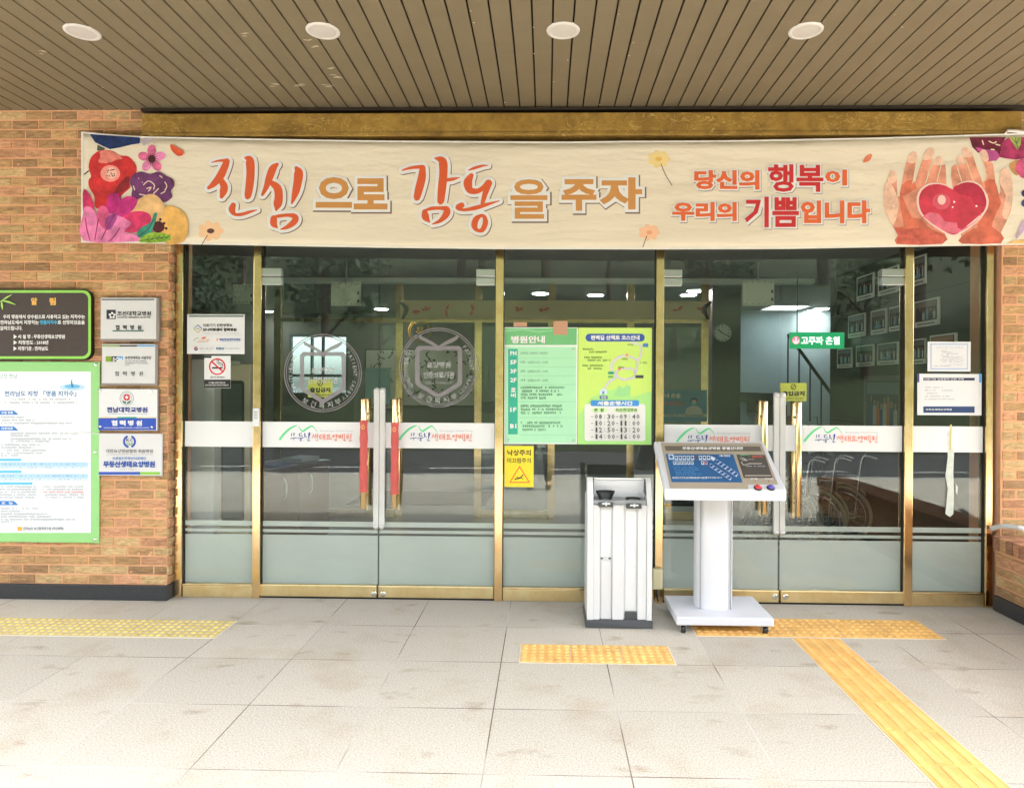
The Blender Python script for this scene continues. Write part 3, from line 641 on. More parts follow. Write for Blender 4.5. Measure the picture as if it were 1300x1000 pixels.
def bar(parent, px, py0, py1, yy, inner=False, wrap=None):
    m = MB(); x = X(px, yy); z1, z0 = Z(py0, yy, px), Z(py1, yy, px); r_ = .0225 if not inner else .02
    m.lathe((x, yy, z0), (0, 0, 1), [(r_-.004, 0), (r_, .006), (r_, z1-z0-.006), (r_-.004, z1-z0)], M_GOLDP, 18)
    for z in (z0+.12, z1-.12):
        m.tube([(x, yy, z), (x, -.001 if not inner else .0115, z)], .008, M_GOLDP, 10)
    o = m.build('handle', parent)
    if wrap:
        w1, w0 = Z(wrap[0], yy, px), Z(wrap[1], yy, px); g = MB(); n = 40; seg = 16; vs = []; fs = []
        for i in range(n+1):
            t = i/n; z = w0+(w1-w0)*t
            for k in range(seg):
                a = 2*math.pi*k/seg; rr = r_+.0055+.002*math.sin(a*2+t*26)+.0025*noise.noise((math.cos(a)*2, math.sin(a)*2, z*22+px))
                if .12 < t < .3: rr += .005*math.sin((t-.12)/.18*math.pi)
                vs.append((x+rr*math.cos(a), yy+rr*math.sin(a), z))
        for i in range(n):
            for k in range(seg): fs.append((i*seg+k, i*seg+(k+1) % seg, (i+1)*seg+(k+1) % seg, (i+1)*seg+k))
        g.add(vs, fs, mat('pink_red_cloth', rgb(206, 96, 92), .9, 0, .18, 25, .5, 160), True)
        q = Print((0, yy-r_-.011, 0), base=.001); q.disc(px-1, wrap[0]+9, 2.2, ink(226, 170, 90), 3.2); q.disc(px-1, wrap[0]+9, 1.2, ink(206, 96, 92), 2)
        g.v += q.mb.v and []; go = g.build('grip_wrap', o); q.build('badge', o)
    return o
DOORS = [
    (331.5, 480, 'glass door leaf with gold bottom rail and wrapped handle, nearest the brick wall', (330.5, 340, 357, 361.5), 'L', [(462, 506, 645, 533, 624)], 467.5, (474.5, 481.2, 492, 672), (357+3, 535)),
    (481.3, 628, 'glass door leaf with round etched emblem and cloth-wrapped handle, left of the green floor board', (604.5, 341.5, 628.5, 362), 'R', [(501.5, 506, 645, 536, 627)], 506.5, (481.9, 488.6, 492, 672), (510-24+24-21+2, 535)),
    (842.5, 989, 'glass door leaf partly behind the information stand, with a bare gold handle', (842.5, 342, 866, 363), 'L', [(970.8, 509, 652, None, None)], 964.5, (983, 989.8, 498, 680), (862-25, 537)),
    (990.5, 1148.5, 'rightmost glass door leaf, with bare gold handle and mountain logo', (1120, 341, 1148.5, 362), 'R', [(1014, 510, 655, None, None)], 1007, (990.6, 997.6, 498, 680), (1020-26, 537)),
]
for i, (pa, pb, lab, patch, side, hs, inn, gd, lg) in enumerate(DOORS):
    x0, x1 = X(pa, GL, 600), X(pb, GL, 600); zt = Z((patch[1]+patch[3])/2, GL, (patch[0]+patch[2])/2)
    t = glazed('glass_door_leaf', lab, 'door', x0, x1, .112, zt-.003, 'glass entrance door leaves')
    m = MB(); m.box((x0+.003, -.018, .014), (x1-.003, .03, zr), M_GOLD, .003); m.build('bottom_rail', t)
    kx = X((475, 486.5, 983.5, 997)[i], -.018, 753); m = MB(); m.lathe((kx, -.018, Z((753.5, 753.5, 757, 757)[i], -.018, kx*167+694)), (0, -1, 0), [(.0205, 0), (.0205, .006), (.016, .009), (.0001, .009)], M_CHROME, 20)
    m.box((kx-.0015, -.029, .062), (kx+.0015, -.0265, .072), M_BLACK); m.build('lock', t)
    steel_patch(t, *patch); guard(t, *gd)
    for h in hs: bar(t, h[0], h[1], h[2], -.075, False, (h[3], h[4]) if h[3] else None)
    bar(t, inn, hs[0][1]-1, hs[0][2]+2, .09, True)
    film_set(t, x0+.002, x1-.002, zr+.002)
    bd = band(t, x0+.003, x1-.003)
    hospital_logo(bd, *[(330, 535), (482, 535), (834, 538), (996, 537)][i])
    if i == 0: emblem(t, 410, 473.5, 49.5, ('요양병원', '인증의료기관'), 0)
    if i == 1: emblem(t, 557, 466.5, 50.5, ('요양병원', '인증의료기관', '2022.11.22~2026.11.21'), 0)
for (pa, pb, lab, zt) in ((331.5, 628, 'fixed glass strip over the left pair of doors', 351), (842.5, 1148.5, 'fixed glass strip over the right pair of doors', 352)):
    x0, x1 = X(pa, GL), X(pb, GL); xm = (x0+x1)/2
    t = thing('transom_glass', lab, 'window', (xm, 0, 2.4)); z0 = Z(zt, GL, (pa+pb)/2)+.003
    for a, b in ((x0, xm-.002), (xm+.002, x1)):
        m = MB(); m.box((a, 0, z0), (b, .011, ZG), M_GLASS); m.build('pane', t)
for (k, lab, bnd) in ((0, 'narrow fixed glass panel beside the brick wall, carrying the no-smoking notice', 1), (2, 'fixed glass panel in the middle of the entrance, behind the green boards', 0), (4, 'fixed glass panel at the right end, with a streak of old tape', 1)):
    x0, x1 = PX[k][1]+.004, PX[k+1][0]-.004
    t = glazed('fixed_glazing', lab, 'window', x0, x1, zr-.01, ZG)
    film_set(t, x0+.002, x1-.002, zr+.002)
    if bnd: band(t, x0+.002, x1-.002)
    if k == 4:
        p = Print((0, 0, 0), base=.0022); tp = M_FILMT = mat('old_tape_residue', rgb(214, 220, 210), .8, 0, .3, 20)
        p.poly([(1202, 547), (1207, 545), (1208, 566), (1211, 575), (1210, 600), (1211, 628), (1210, 652), (1206, 656), (1200, 652), (1203, 620), (1200, 604), (1203, 580)], tp)
        p.poly([(1213, 613), (1216, 618), (1215, 628), (1213, 624)], tp); p.line([(1207, 540), (1206, 570)], 2.5, mat('old_tape_yellow', rgb(214, 200, 140), .8)); p.build('tape_residue', t)
#@@OBJECTS
# wall over the glazing, behind the banner
m = MB(); m.box((XL-.2, -.058, ZG+.125), (XR+.2, .02, CEIL+.1), M_MORTAR); tag(m.build('head_wall', None, (0, -.05, ZG+.13)), 'orange-brown wall strip between the gold beam and the top of the glass', 'wall')

# ================================================================== the long banner
K1, K2 = .12308, .12308
def bdisp(p): return .004*math.sin(p.x*2.1+.6)+.002*math.sin(p.x*4.3+p.z*1.5)
bn = thing('banner', 'long cream banner with red and orange brush lettering, flowers and a heart in two hands', 'banner', at(700, 312, BAN))
PB = Print((0, BAN, 0), base=0, disp=bdisp)
top = [(103, 167), (125, 169.5), (150, 171.5), (182, 173.3), (300, 176), (500, 178.5), (720, 180), (900, 178.5), (1100, 175), (1220, 171.5), (1300, 169.5), (1345, 168)]
bot = [(104.5, 308), (200, 309.5), (350, 312.5), (630, 316.5), (830, 317), (1000, 316), (1150, 313.5), (1300, 311), (1345, 310.3)]
def ev(L_, x):
    for (a, b), (c, d) in zip(L_, L_[1:]):
        if x <= c: return b+(d-b)*(x-a)/(c-a)
    return L_[-1][1]
M_CLOTH = mat('cream_banner_cloth', rgb(226, 216, 198), .75, 0, .05, 1.6, .9, 2.2, .5, 0, (.5, 1, 1.6))
[k for k in M_CLOTH.node_tree.nodes if k.type == 'BUMP'][0].inputs['Distance'].default_value = .045
M_HEM = mat('white_banner_hem', (.78, .77, .74, 1), .7)
NX, NY = 130, 12; vs = []; fs = []; 
for j in range(NY+1):
    for i in range(NX+1):
        x = 103+(1345-103)*i/NX; t = j/NY; vs.append(PB.map(x, ev(top, x)*(1-t)+ev(bot, x)*t))
for j in range(NY):
    for i in range(NX): a = j*(NX+1)+i; fs.append((a, a+1, a+NX+2, a+NX+1))
m = MB(); m.add(vs, fs, M_CLOTH, True); o = m.build('cloth', bn)
md = o.modifiers.new('thick', 'SOLIDIFY'); md.thickness = .001; md.offset = 1
p = Print((0, BAN, 0), base=.0022, disp=bdisp)
for L_, dy in ((top, .2), (bot, -2.2)):
    vs = []; fs = []
    for i in range(NX+1):
        x = 103+(1345-103)*i/NX; y = ev(L_, x)+dy; vs += [p.map(x, y), p.map(x, y+2)]
    for i in range(NX): fs.append((2*i, 2*i+1, 2*i+3, 2*i+2))
    p.mb.add(vs, fs, M_HEM)
p.poly([(103.2, 168.5), (105.2, 168.5), (106.6, 307), (104.6, 307)], M_HEM); p.build('hem', bn)

OR, OC, WT, SH, RD = ink(212, 92, 52, .06), ink(200, 142, 80, .04), mat('lettering_white', (.76, .76, .77, 1), .5, 0, .03), ink(120, 100, 92), ink(196, 46, 52, .05)
# brush lettering 진심 / 감동 (crop pixels)
J1 = [[(160, 138, 9), (230, 122, 22), (310, 118, 32)], [(315, 128, 64), (292, 190, 74), (245, 285, 82), (180, 360, 62), (130, 398, 36)], [(262, 330, 60), (288, 385, 76), (280, 440, 76), (262, 490, 40)],
      [(500, 90, 14), (550, 115, 84), (560, 240, 84), (548, 380, 82), (533, 480, 70), (530, 490, 56)],
      [(382, 578, 54), (370, 625, 70), (400, 672, 34), (470, 672, 34), (560, 645, 28), (628, 626, 6)]]
J2 = [[(832, 158, 34), (790, 200, 74), (755, 290, 76), (722, 390, 54), (682, 470, 28)], [(770, 345, 50), (835, 400, 80), (850, 490, 84), (838, 570, 84), (824, 625, 24)],
      [(1030, 195, 40), (1052, 240, 90), (1044, 340, 86), (1020, 450, 70), (985, 555, 22)],
      [(800, 715, 66), (800, 770, 70), (835, 810, 14)], [(770, 710, 12), (850, 690, 34), (950, 680, 36), (1015, 695, 58), (1010, 745, 66), (940, 800, 44), (870, 826, 12)]]
G1 = [[(90, 215, 16), (180, 190, 30), (300, 180, 40)], [(298, 190, 60), (290, 290, 82), (260, 410, 82), (238, 500, 66), (236, 505, 50)],
      [(420, 92, 10), (500, 120, 84), (512, 240, 84), (498, 400, 84), (484, 535, 70), (484, 545, 50)], [(545, 318, 34), (610, 308, 34), (680, 292, 8)],
      [(320, 645, 56), (330, 700, 76), (370, 750, 14)], [(300, 640, 12), (380, 612, 36), (480, 606, 36), (545, 618, 62), (540, 670, 70), (480, 735, 42), (400, 770, 12)]]
G2 = [[(770, 218, 10), (830, 195, 30), (920, 170, 22), (972, 168, 8)], [(800, 270, 46), (765, 340, 88), (785, 420, 70), (860, 432, 54), (920, 400, 50), (975, 355, 76)], [(978, 350, 74), (945, 450, 56), (915, 555, 40)],
      [(700, 578, 60), (660, 600, 50), (720, 625, 30), (840, 605, 44), (960, 570, 34), (1090, 532, 8)],
      [(905, 680, 30), (850, 720, 60), (832, 790, 62), (862, 835, 34), (915, 830, 50), (945, 760, 54), (935, 700, 40), (905, 680, 30)]]
p = Print((0, BAN, 0), base=.003, step=.00006, disp=bdisp)
for (S_, ox, oy) in ((J1+J2, 250, 190), (G1+G2, 500, 190)):
    p = Print((0, BAN, 0), base=.003, step=.00006, disp=bdisp)
    p.frame(ox+.9, oy+.9, K1)
    for q in S_: p.line(q, 30, SH, 4, 34)
    p.frame(ox, oy, K1)
    for q in S_: p.line(q, 30, WT, 4, 33)
    for q in S_: p.line(q, 30, OR, 5)
    p.build('brush_lettering', bn)
p = Print((0, BAN, 0), base=.003, disp=bdisp)
TX = [('으', 401, 225, 447, 264, OC), ('로', 449, 226.5, 492, 266, OC), ('을', 648, 228, 695, 278, OC), ('주', 713, 228, 757, 268, OC), ('자', 761, 226, 815, 266.5, OC)]
for TG in (TX[:2], TX[2:3], TX[3:]):
    p = Print((0, BAN, 0), base=.003, disp=bdisp); e = 3.4
    for (t, a, b, c, d, k) in TG: p.text(t, a-e, b-e, c+e+2, d+e+2, SH, .135, 2, .0004)
    for (t, a, b, c, d, k) in TG: p.text(t, a-e, b-e, c+e, d+e, WT, .135, 2, .0004)
    for (t, a, b, c, d, k) in TG: p.text(t, a, b, c, d, k, .022 if t == '을' else .042, 3, .0003)
    p.build('lettering', bn)
p = Print((0, BAN, 0), base=.003, disp=bdisp)
T2 = [('당신의', 881, 216.5, 964, 241, ink(222, 104, 58), .045), ('행복', 975, 209, 1045, 244, RD, .03), ('이', 1047, 216, 1075, 236, ink(222, 104, 58), .045),
      ('우리의', 853, 257, 935, 281, ink(222, 104, 58), .045), ('기쁨', 945, 250, 1014, 289, RD, .03), ('입니다', 1016, 255, 1104, 284, ink(222, 104, 58), .045)]
for (t, a, b, c, d, k, bo) in T2: p.text(t, a-1.1, b-1.1, c+2.6, d+2.6, SH, .11, 2, .0003)
for (t, a, b, c, d, k, bo) in T2: p.text(t, a-1.9, b-1.9, c+1.9, d+1.9, WT, .11, 2, .0003)
for (t, a, b, c, d, k, bo) in T2: p.text(t, a, b, c, d, k, bo, 2, .0003)
p.build('lettering', bn)

def wc(r, g, b, v=.3, sc=5): return mat('wash_%d_%d_%d' % (r, g, b), rgb(r, g, b), .75, 0, min(.55, v*1.3), sc*2.4, crisp=.17)
# flowers, left end (crop: 1000 px = 160)
p = Print((0, BAN, 0), base=.003, disp=bdisp).frame(100, 160, .16)
p.poly([(88, 66), (485, 92), (487, 140), (420, 150), (330, 172), (250, 186), (190, 160), (130, 130)], wc(18, 44, 96, .5))
p.poly([(510, 96), (625, 96), (560, 130), (520, 160), (492, 130)], wc(178, 166, 178, .2))
p.poly([(150, 150), (215, 180), (190, 200), (146, 196)], wc(70, 84, 74))
p.line([(45, 385), (80, 358)], 9, ink(30, 30, 28)); 
p.poly([(80, 330), (100, 250), (170, 195), (270, 200), (330, 235), (400, 245), (460, 320), (450, 390), (405, 440), (410, 490), (340, 555), (300, 640), (180, 660), (130, 640), (125, 560), (85, 490), (80, 430), (100, 400)], wc(198, 44, 48, .3), 3)
p.poly([(170, 200), (260, 200), (330, 240), (360, 290), (330, 330), (240, 300), (160, 290), (175, 240)], wc(222, 130, 118, .2), 3)
p.poly([(290, 520), (350, 430), (400, 400), (405, 440), (395, 490), (340, 530)], wc(140, 32, 40), 3)
p.disc(252, 378, 78, wc(236, 150, 140, .12), 66); p.disc(262, 375, 42, wc(244, 190, 176, .1), 46)
rr = random.Random(5)
for k in range(16): p.disc(258+rr.uniform(-30, 30), 372+rr.uniform(-32, 32), 5, ink(34, 26, 30), n=8)
# pink five-petal flower
for a in range(5):
    t = math.radians(-90+72*a); p.disc(582+66*math.cos(t), 264+66*math.sin(t), 46, wc(*((226, 132, 182) if a % 2 else (214, 104, 150))), 34, rot=t)
p.disc(584, 264, 30, ink(70, 28, 34))
for k in range(14):
    t = 2*math.pi*k/14; p.line([(584+26*math.cos(t), 264+26*math.sin(t)), (584+46*math.cos(t), 264+46*math.sin(t))], 4, ink(70, 28, 34))
# purple rose
p.poly([(410, 450), (430, 395), (500, 365), (570, 385), (640, 365), (700, 400), (755, 430), (762, 480), (735, 520), (745, 570), (680, 612), (640, 570), (560, 550), (480, 580), (425, 560), (430, 500)], wc(104, 52, 104, .35), 3)
for q in ([(480, 420), (530, 432), (510, 450)], [(520, 470), (560, 440), (605, 470), (600, 505)], [(545, 500), (580, 490), (560, 520)], [(690, 450), (705, 480), (690, 515)], [(600, 540), (640, 500)], [(440, 480), (450, 510)], [(650, 400), (668, 412)], [(660, 540), (690, 525)], [(490, 545), (560, 560)]): p.line(q, 8, ink(232, 214, 196))
# ochre poppy and peach petal
p.poly([(420, 660), (480, 590), (560, 545), (630, 560), (690, 640), (690, 740), (560, 760), (430, 740)], wc(226, 184, 130, .18), 3)
p.poly([(690, 650), (780, 650), (850, 700), (876, 790), (860, 890), (800, 935), (700, 935), (650, 850)], wc(226, 176, 98, .18), 3)
p.disc(640, 805, 48, wc(80, 26, 32, .3), 44)
for (x, y) in ((655, 744), (685, 776), (702, 816)): p.line([(640, 805), (x, y)], 6, ink(50, 20, 26)); p.disc(x, y, 11, ink(50, 20, 26), n=10)
# magenta lily
p.poly([(45, 510), (90, 540), (125, 620), (130, 720), (60, 740), (42, 640)], wc(196, 44, 96), 3)
p.poly([(230, 620), (250, 550), (310, 535), (340, 570), (330, 640), (250, 740), (200, 740)], wc(178, 34, 118), 3)
p.poly([(330, 620), (370, 570), (440, 565), (474, 600), (430, 680), (330, 740), (290, 720)], wc(190, 44, 126), 3)
p.poly([(370, 720), (460, 680), (550, 690), (585, 740), (540, 820), (430, 850), (350, 820)], wc(206, 52, 104), 3)
p.poly([(46, 690), (70, 640), (120, 660), (170, 720), (260, 700), (310, 710), (380, 740), (424, 780), (370, 840), (470, 870), (505, 920), (460, 918), (46, 912)], wc(222, 124, 176, .25), 3)
p.poly([(180, 640), (230, 650), (260, 720), (290, 760), (250, 830), (190, 800), (150, 720)], wc(206, 84, 132), 3)
p.poly([(240, 720), (310, 700), (300, 760), (250, 830), (215, 790)], wc(150, 66, 140), 3)
for q in ([(62, 735), (76, 830), (98, 905)], [(165, 745), (150, 830), (138, 905)], [(300, 700), (240, 800), (190, 905)], [(332, 815), (290, 880), (255, 915)]): p.line(q, 8, wc(160, 24, 92))
# leaves
p.poly([(470, 850), (520, 800), (580, 770), (605, 700), (632, 700), (600, 810), (560, 880), (490, 890)], wc(54, 140, 122), 2)
p.poly([(490, 905), (560, 855), (650, 850), (740, 875), (720, 915), (620, 930), (500, 928)], wc(150, 190, 62), 2)
for q in ([(480, 880), (560, 820), (605, 740)], [(500, 915), (620, 895), (730, 885)]): p.line(q, 6, ink(22, 70, 60))
for k in range(5): p.line([(545+k*40, 908-k*4), (575+k*40, 872-k*2)], 5, ink(60, 110, 40)); p.line([(545+k*38, 908-k*4), (585+k*38, 925-k*5)], 5, ink(60, 110, 40))
# loose petal
p.poly([(742, 150), (790, 180), (836, 205), (835, 240), (795, 244), (755, 210), (738, 180)], wc(214, 86, 52), 2)
p.build('flower_picture', bn)
def daisy(pr, x, y, r, cpet, ccen, stem, rot=0):
    for k in range(7):
        t = 2*math.pi*k/7+rot; pr.disc(x+r*.62*math.cos(t), y+r*.42*math.sin(t), r*.42, cpet, r*.3, n=14, rot=t)
    pr.disc(x, y, r*.3, ccen, r*.2, n=14); pr.line(stem, .9, ink(60, 56, 46))
p = Print((0, BAN, 0), base=.003, disp=bdisp)
daisy(p, 268, 293.5, 16, ink(240, 198, 158, .08), ink(96, 60, 60), [(264, 299), (259, 307), (256, 312)])
p.build('daisy_picture', bn); p = Print((0, BAN, 0), base=.003, disp=bdisp)
daisy(p, 836, 202.5, 14, ink(232, 208, 146, .08), ink(222, 180, 96), [(839, 209), (845, 223), (853, 236)])
p.build('daisy_picture', bn); p = Print((0, BAN, 0), base=.003, disp=bdisp)
daisy(p, 824, 295.5, 13, ink(240, 192, 156, .08), ink(232, 160, 124), [(821, 300), (818, 308), (816, 314)])
p.build('daisy_picture', bn); p = Print((0, BAN, 0), base=.003, disp=bdisp)
p.poly([(1099, 199), (1103, 196), (1107, 196), (1105, 203), (1100, 206), (1095, 206)], wc(206, 118, 88), 2)
p.build('petal_picture', bn)
# two hands and the heart, right end (crop: 1188 px = 190)
p = Print((0, BAN, 0), base=.003, disp=bdisp).frame(1110, 160, .15993)
hL = [(185, 925), (186, 870), (150, 800), (110, 730), (78, 650), (72, 570), (80, 480), (110, 410), (122, 360), (150, 352), (175, 385), (178, 470), (182, 560), (205, 560), (212, 480), (228, 400), (250, 300), (270, 235), (300, 208), (335, 215), (336, 270), (318, 370), (302, 455), (325, 440), (350, 360), (380, 270), (405, 200), (440, 174), (474, 190), (468, 240), (440, 320), (405, 450), (425, 400), (462, 310), (485, 255), (515, 240), (540, 265), (525, 330), (495, 440), (510, 360), (525, 315), (560, 305), (566, 360), (572, 480), (600, 700), (560, 860), (545, 930), (535, 938), (186, 938)]
hR = [(690, 936), (688, 880), (640, 640), (620, 480), (606, 400), (610, 330), (640, 305), (662, 330), (690, 440), (664, 340), (650, 260), (680, 236), (712, 262), (740, 330), (778, 430), (745, 330), (700, 230), (692, 185), (722, 168), (755, 190), (785, 250), (810, 330), (850, 430), (858, 450), (880, 420), (884, 350), (862, 290), (834, 225), (850, 192), (885, 200), (905, 270), (940, 310), (952, 400), (960, 480), (985, 545), (998, 520), (990, 440), (992, 380), (1020, 340), (1050, 345), (1080, 400), (1094, 480), (1092, 580), (1078, 680), (1040, 770), (1000, 850), (1002, 936)]
p.poly(hL, wc(216, 146, 122, .28, 3)); p.poly(hR, wc(216, 148, 124, .28, 3))
p.poly([(215, 470), (300, 430), (340, 520), (340, 640), (380, 740), (450, 820), (560, 862), (540, 936), (175, 938), (186, 870), (158, 805), (230, 800), (215, 700), (200, 600)], wc(204, 110, 86, .25, 3), 2)
p.poly([(870, 450), (950, 430), (985, 560), (1000, 620), (960, 700), (930, 800), (1000, 850), (1004, 930), (692, 934), (688, 880), (800, 800), (880, 680), (900, 580)], wc(202, 104, 82, .25, 3), 2)
for q in ([(122, 360), (150, 352), (175, 385), (172, 440), (130, 460), (104, 430)], [(270, 235), (300, 208), (335, 215), (332, 290), (260, 290)], [(405, 200), (440, 174), (474, 190), (460, 260), (385, 270)], [(485, 255), (515, 240), (540, 265), (530, 310), (465, 310)], [(692, 185), (722, 168), (755, 190), (780, 240), (710, 250)], [(834, 225), (850, 192), (885, 200), (905, 270), (865, 285)], [(650, 260), (680, 236), (712, 262), (720, 300), (662, 310)], [(992, 380), (1020, 340), (1050, 345), (1085, 420), (1094, 560), (1050, 740), (1010, 700), (1040, 560), (996, 470)], [(78, 480), (120, 440), (180, 560), (190, 660), (150, 790), (110, 730), (74, 640)]): p.poly(q, wc(230, 190, 168, .2, 4), 2)
p.poly([(150, 800), (240, 820), (350, 810), (440, 830), (560, 865), (540, 936), (175, 938), (186, 870)], wc(204, 98, 84, .3, 5), 1)
for q in ([(303, 455), (338, 250)], [(405, 455), (470, 260)], [(495, 442), (530, 300)], [(690, 440), (655, 330)], [(778, 430), (722, 270)], [(855, 450), (884, 400), (862, 320)]): p.line(q, 7, ink(228, 208, 178))
heart = [(620, 498), (565, 468), (495, 452), (420, 462), (360, 505), (334, 570), (340, 650), (370, 710), (430, 770), (500, 820), (560, 855), (620, 878), (665, 866), (730, 828), (800, 775), (860, 710), (895, 650), (902, 590), (880, 530), (835, 470), (780, 440), (715, 440), (660, 462)]
p.poly(heart, ink(232, 206, 200, .05), 2)
hin = [(620+(x-620)*.94, 640+(y-640)*.945) for x, y in heart]
p.poly(hin, wc(196, 56, 78, .2, 3), 2)
p.poly([(380, 720), (440, 685), (510, 700), (560, 760), (640, 770), (740, 715), (800, 720), (850, 700), (800, 765), (720, 820), (640, 860), (560, 840), (460, 780)], wc(222, 112, 136, .2, 4), 1)
p.poly([(620, 500), (680, 462), (780, 452), (850, 500), (880, 580), (870, 640), (780, 620), (700, 560)], wc(176, 44, 70, .2, 3), 2)
p.disc(530, 600, 70, wc(214, 88, 110, .15), 66); p.disc(532, 588, 32, ink(242, 196, 190, .12), 38); p.disc(630, 605, 8, ink(248, 226, 220)); p.disc(618, 646, 7, ink(248, 226, 220)); p.disc(806, 638, 8, ink(248, 226, 220)); p.disc(150, 640, 8, ink(240, 214, 196), 5)
p.build('heart_and_hands_picture', bn)
p = Print((0, BAN, 0), base=.003, disp=bdisp).frame(1110, 160, .15993)
p.poly([(752, 92), (1040, 92), (1010, 140), (1000, 240), (960, 280), (905, 275), (880, 205), (820, 215), (775, 170)], wc(108, 22, 52, .45), 1)
p.poly([(1010, 130), (1060, 95), (1188, 92), (1330, 92), (1330, 240), (1188, 260), (1120, 272), (1040, 262), (985, 250)], wc(158, 46, 92, .4), 1)
p.poly([(800, 170), (880, 190), (960, 200), (990, 250), (930, 282), (880, 270), (840, 220)], wc(178, 78, 142, .25), 2)
p.poly([(1062, 92), (1160, 92), (1155, 150), (1130, 195), (1100, 150)], wc(150, 168, 90), 1)
for q in ([(1110, 95), (1125, 150), (1132, 190)], [(1085, 100), (1120, 140)], [(1150, 98), (1125, 140)]): p.line(q, 5, ink(66, 92, 46))
p.poly([(1070, 300), (1120, 275), (1150, 290), (1140, 390), (1110, 390), (1072, 350)], wc(192, 142, 88), 2)
p.poly([(1110, 340), (1140, 275), (1188, 265), (1330, 270), (1330, 420), (1188, 424), (1140, 390)], wc(196, 82, 126, .3), 2)
p.disc(1196, 538, 36, wc(44, 52, 96), 30); p.disc(1200, 616, 40, wc(60, 74, 120), 34)
p.poly([(1120, 880), (1150, 790), (1188, 740), (1300, 700), (1300, 800), (1188, 830), (1130, 895)], wc(190, 164, 192, .2), 2)
p.poly([(1040, 936), (1100, 910), (1188, 900), (1330, 890), (1330, 936)], wc(232, 190, 122, .2), 1)
for q in ([(852, 120), (862, 150)], [(905, 125), (940, 140), (960, 130)], [(960, 150), (990, 158)], [(922, 190), (945, 192)]): p.line(q, 9, ink(236, 214, 190))
p.build('corner_flower_picture', bn)
m = MB(); q0 = at(1280, 168, BAN-.004); m.tube([at(1276, 170, BAN-.006), at(1279, 166, BAN-.02), at(1290, 166.5, BAN-.016), at(1300, 168, BAN-.012), at(1315, 166, BAN-.008)], [.006, .011, .012, .012, .008], mat('clear_tie', rgb(214, 206, 204), .3, 0, .1), 8); m.build('tie', bn)

# ================================================================== signs on the brick wall
def sign(name, label, px0, py0, px1, py1, yface, depth, mbody, cat='sign', group=None, bev=.004, bodyname='panel'):
    c = at((px0+px1)/2, (py0+py1)/2, yface); t = thing(name, label, cat, (c.x, yface+depth, c.z), group)
    m = MB(); fbox(m, px0, py0, px1, py1, yface, depth, mbody, bev); m.build(bodyname, t); return t
def screws(t, pts, y, r=.011):
    for (px, py) in pts:
        m = MB(); c = at(px, py, y); m.lathe(c, (0, -1, 0), [(r, -.004), (r, .004), (r*.7, .007), (.0001, .008)], M_CHROME, 14); m.build('screw', t)
BW = BR-.008
# dark wood notice
t = thing('notice_board', 'dark brown wooden notice board with bright green rim and white text', 'sign', at(50, 412, BW), 'signs on the brick wall')
p = Print((0, BW-.035, 0), base=0)
def rr_pts(x0, y0, x1, y1, r, n=6):
    pts = []
    for cx, cy, a in ((x1-r, y0+r, -90), (x1-r, y1-r, 0), (x0+r, y1-r, 90), (x0+r, y0+r, 180)):
        for k in range(n+1):
            u = math.radians(a+90*k/n); pts.append((cx+r*math.cos(u), cy+r*math.sin(u)))
    return pts
m = MB(); m.prism([p.map(*q) for q in rr_pts(-40, 367.5, 116, 457, 11)], (0, .035, 0), ink(16, 14, 12)); m.build('backing', t)
q = Print((0, BW-.0372, 0), base=0); m = MB()
a = [q.map(*z) for z in rr_pts(-38, 368.5, 115.3, 455.5, 10)]; b = [q.map(*z) for z in rr_pts(-35, 371.7, 112, 452.2, 8)]; n = len(a)
m.add(a+b+[v+Vector((0, .002, 0)) for v in a], [(i, (i+1) % n, n+(i+1) % n, n+i) for i in range(n)]+[(i, (i+1) % n, 2*n+(i+1) % n, 2*n+i) for i in range(n)], ink(150, 214, 92)); m.build('rim', t)
p = Print((0, BW-.0356, 0), base=0)
p.poly(rr_pts(-36, 371, 113, 453, 8), mat('dark_wood_grain', rgb(58, 44, 36), .55, 0, .45, 6, .3, 30, .5, 0, (3, 3, 40)))
GY = ink(240, 186, 88); WH = mat('sign_white', (.82, .82, .82, 1), .5, 0, .02)
p.text('알', 39.3, 377.8, 47.3, 387.2, GY, .04); p.text('림', 63, 377.8, 71, 387.2, GY, .04)
p.text('우리 병원에서 상수원으로 사용하고 있는 지하수는', 4, 399.3, 108, 404.8, WH, .035, 1)
p.text('전라남도에서 지정하는', .5, 406.5, 49.5, 412, WH, .035, 1); p.text('명품지하수', 51, 406.5, 73, 412, ink(70, 180, 226), .035, 1); p.text('로 선정되었음을', 73.5, 406.5, 108, 412, WH, .035, 1)
p.text('알려드립니다.', .5, 413.8, 29, 419.3, WH, .035, 1)
p.text('▶ 시 설 명 : 무등산생태요양병원', 18, 424.5, 83, 430.2, WH, .035, 1); p.text('▶ 지정연도 : 2018년', 18, 432, 62, 437.6, WH, .035, 1); p.text('▶ 지정기관 : 전라남도', 18, 439.7, 62, 445.2, WH, .035, 1)
lg = ink(168, 214, 96)
for z in ([(3, 382, .8), (9, 378, 2), (16, 374, .5)], [(4, 382, 1), (12, 383.5, 2.4), (21, 387, .5)], [(3, 383, 1), (3.5, 388, 2.6), (4, 393, .5)], [(-8, 388, .6), (3, 382, 1)]): p.line(z, 1, lg)
p.build('lettering', t)
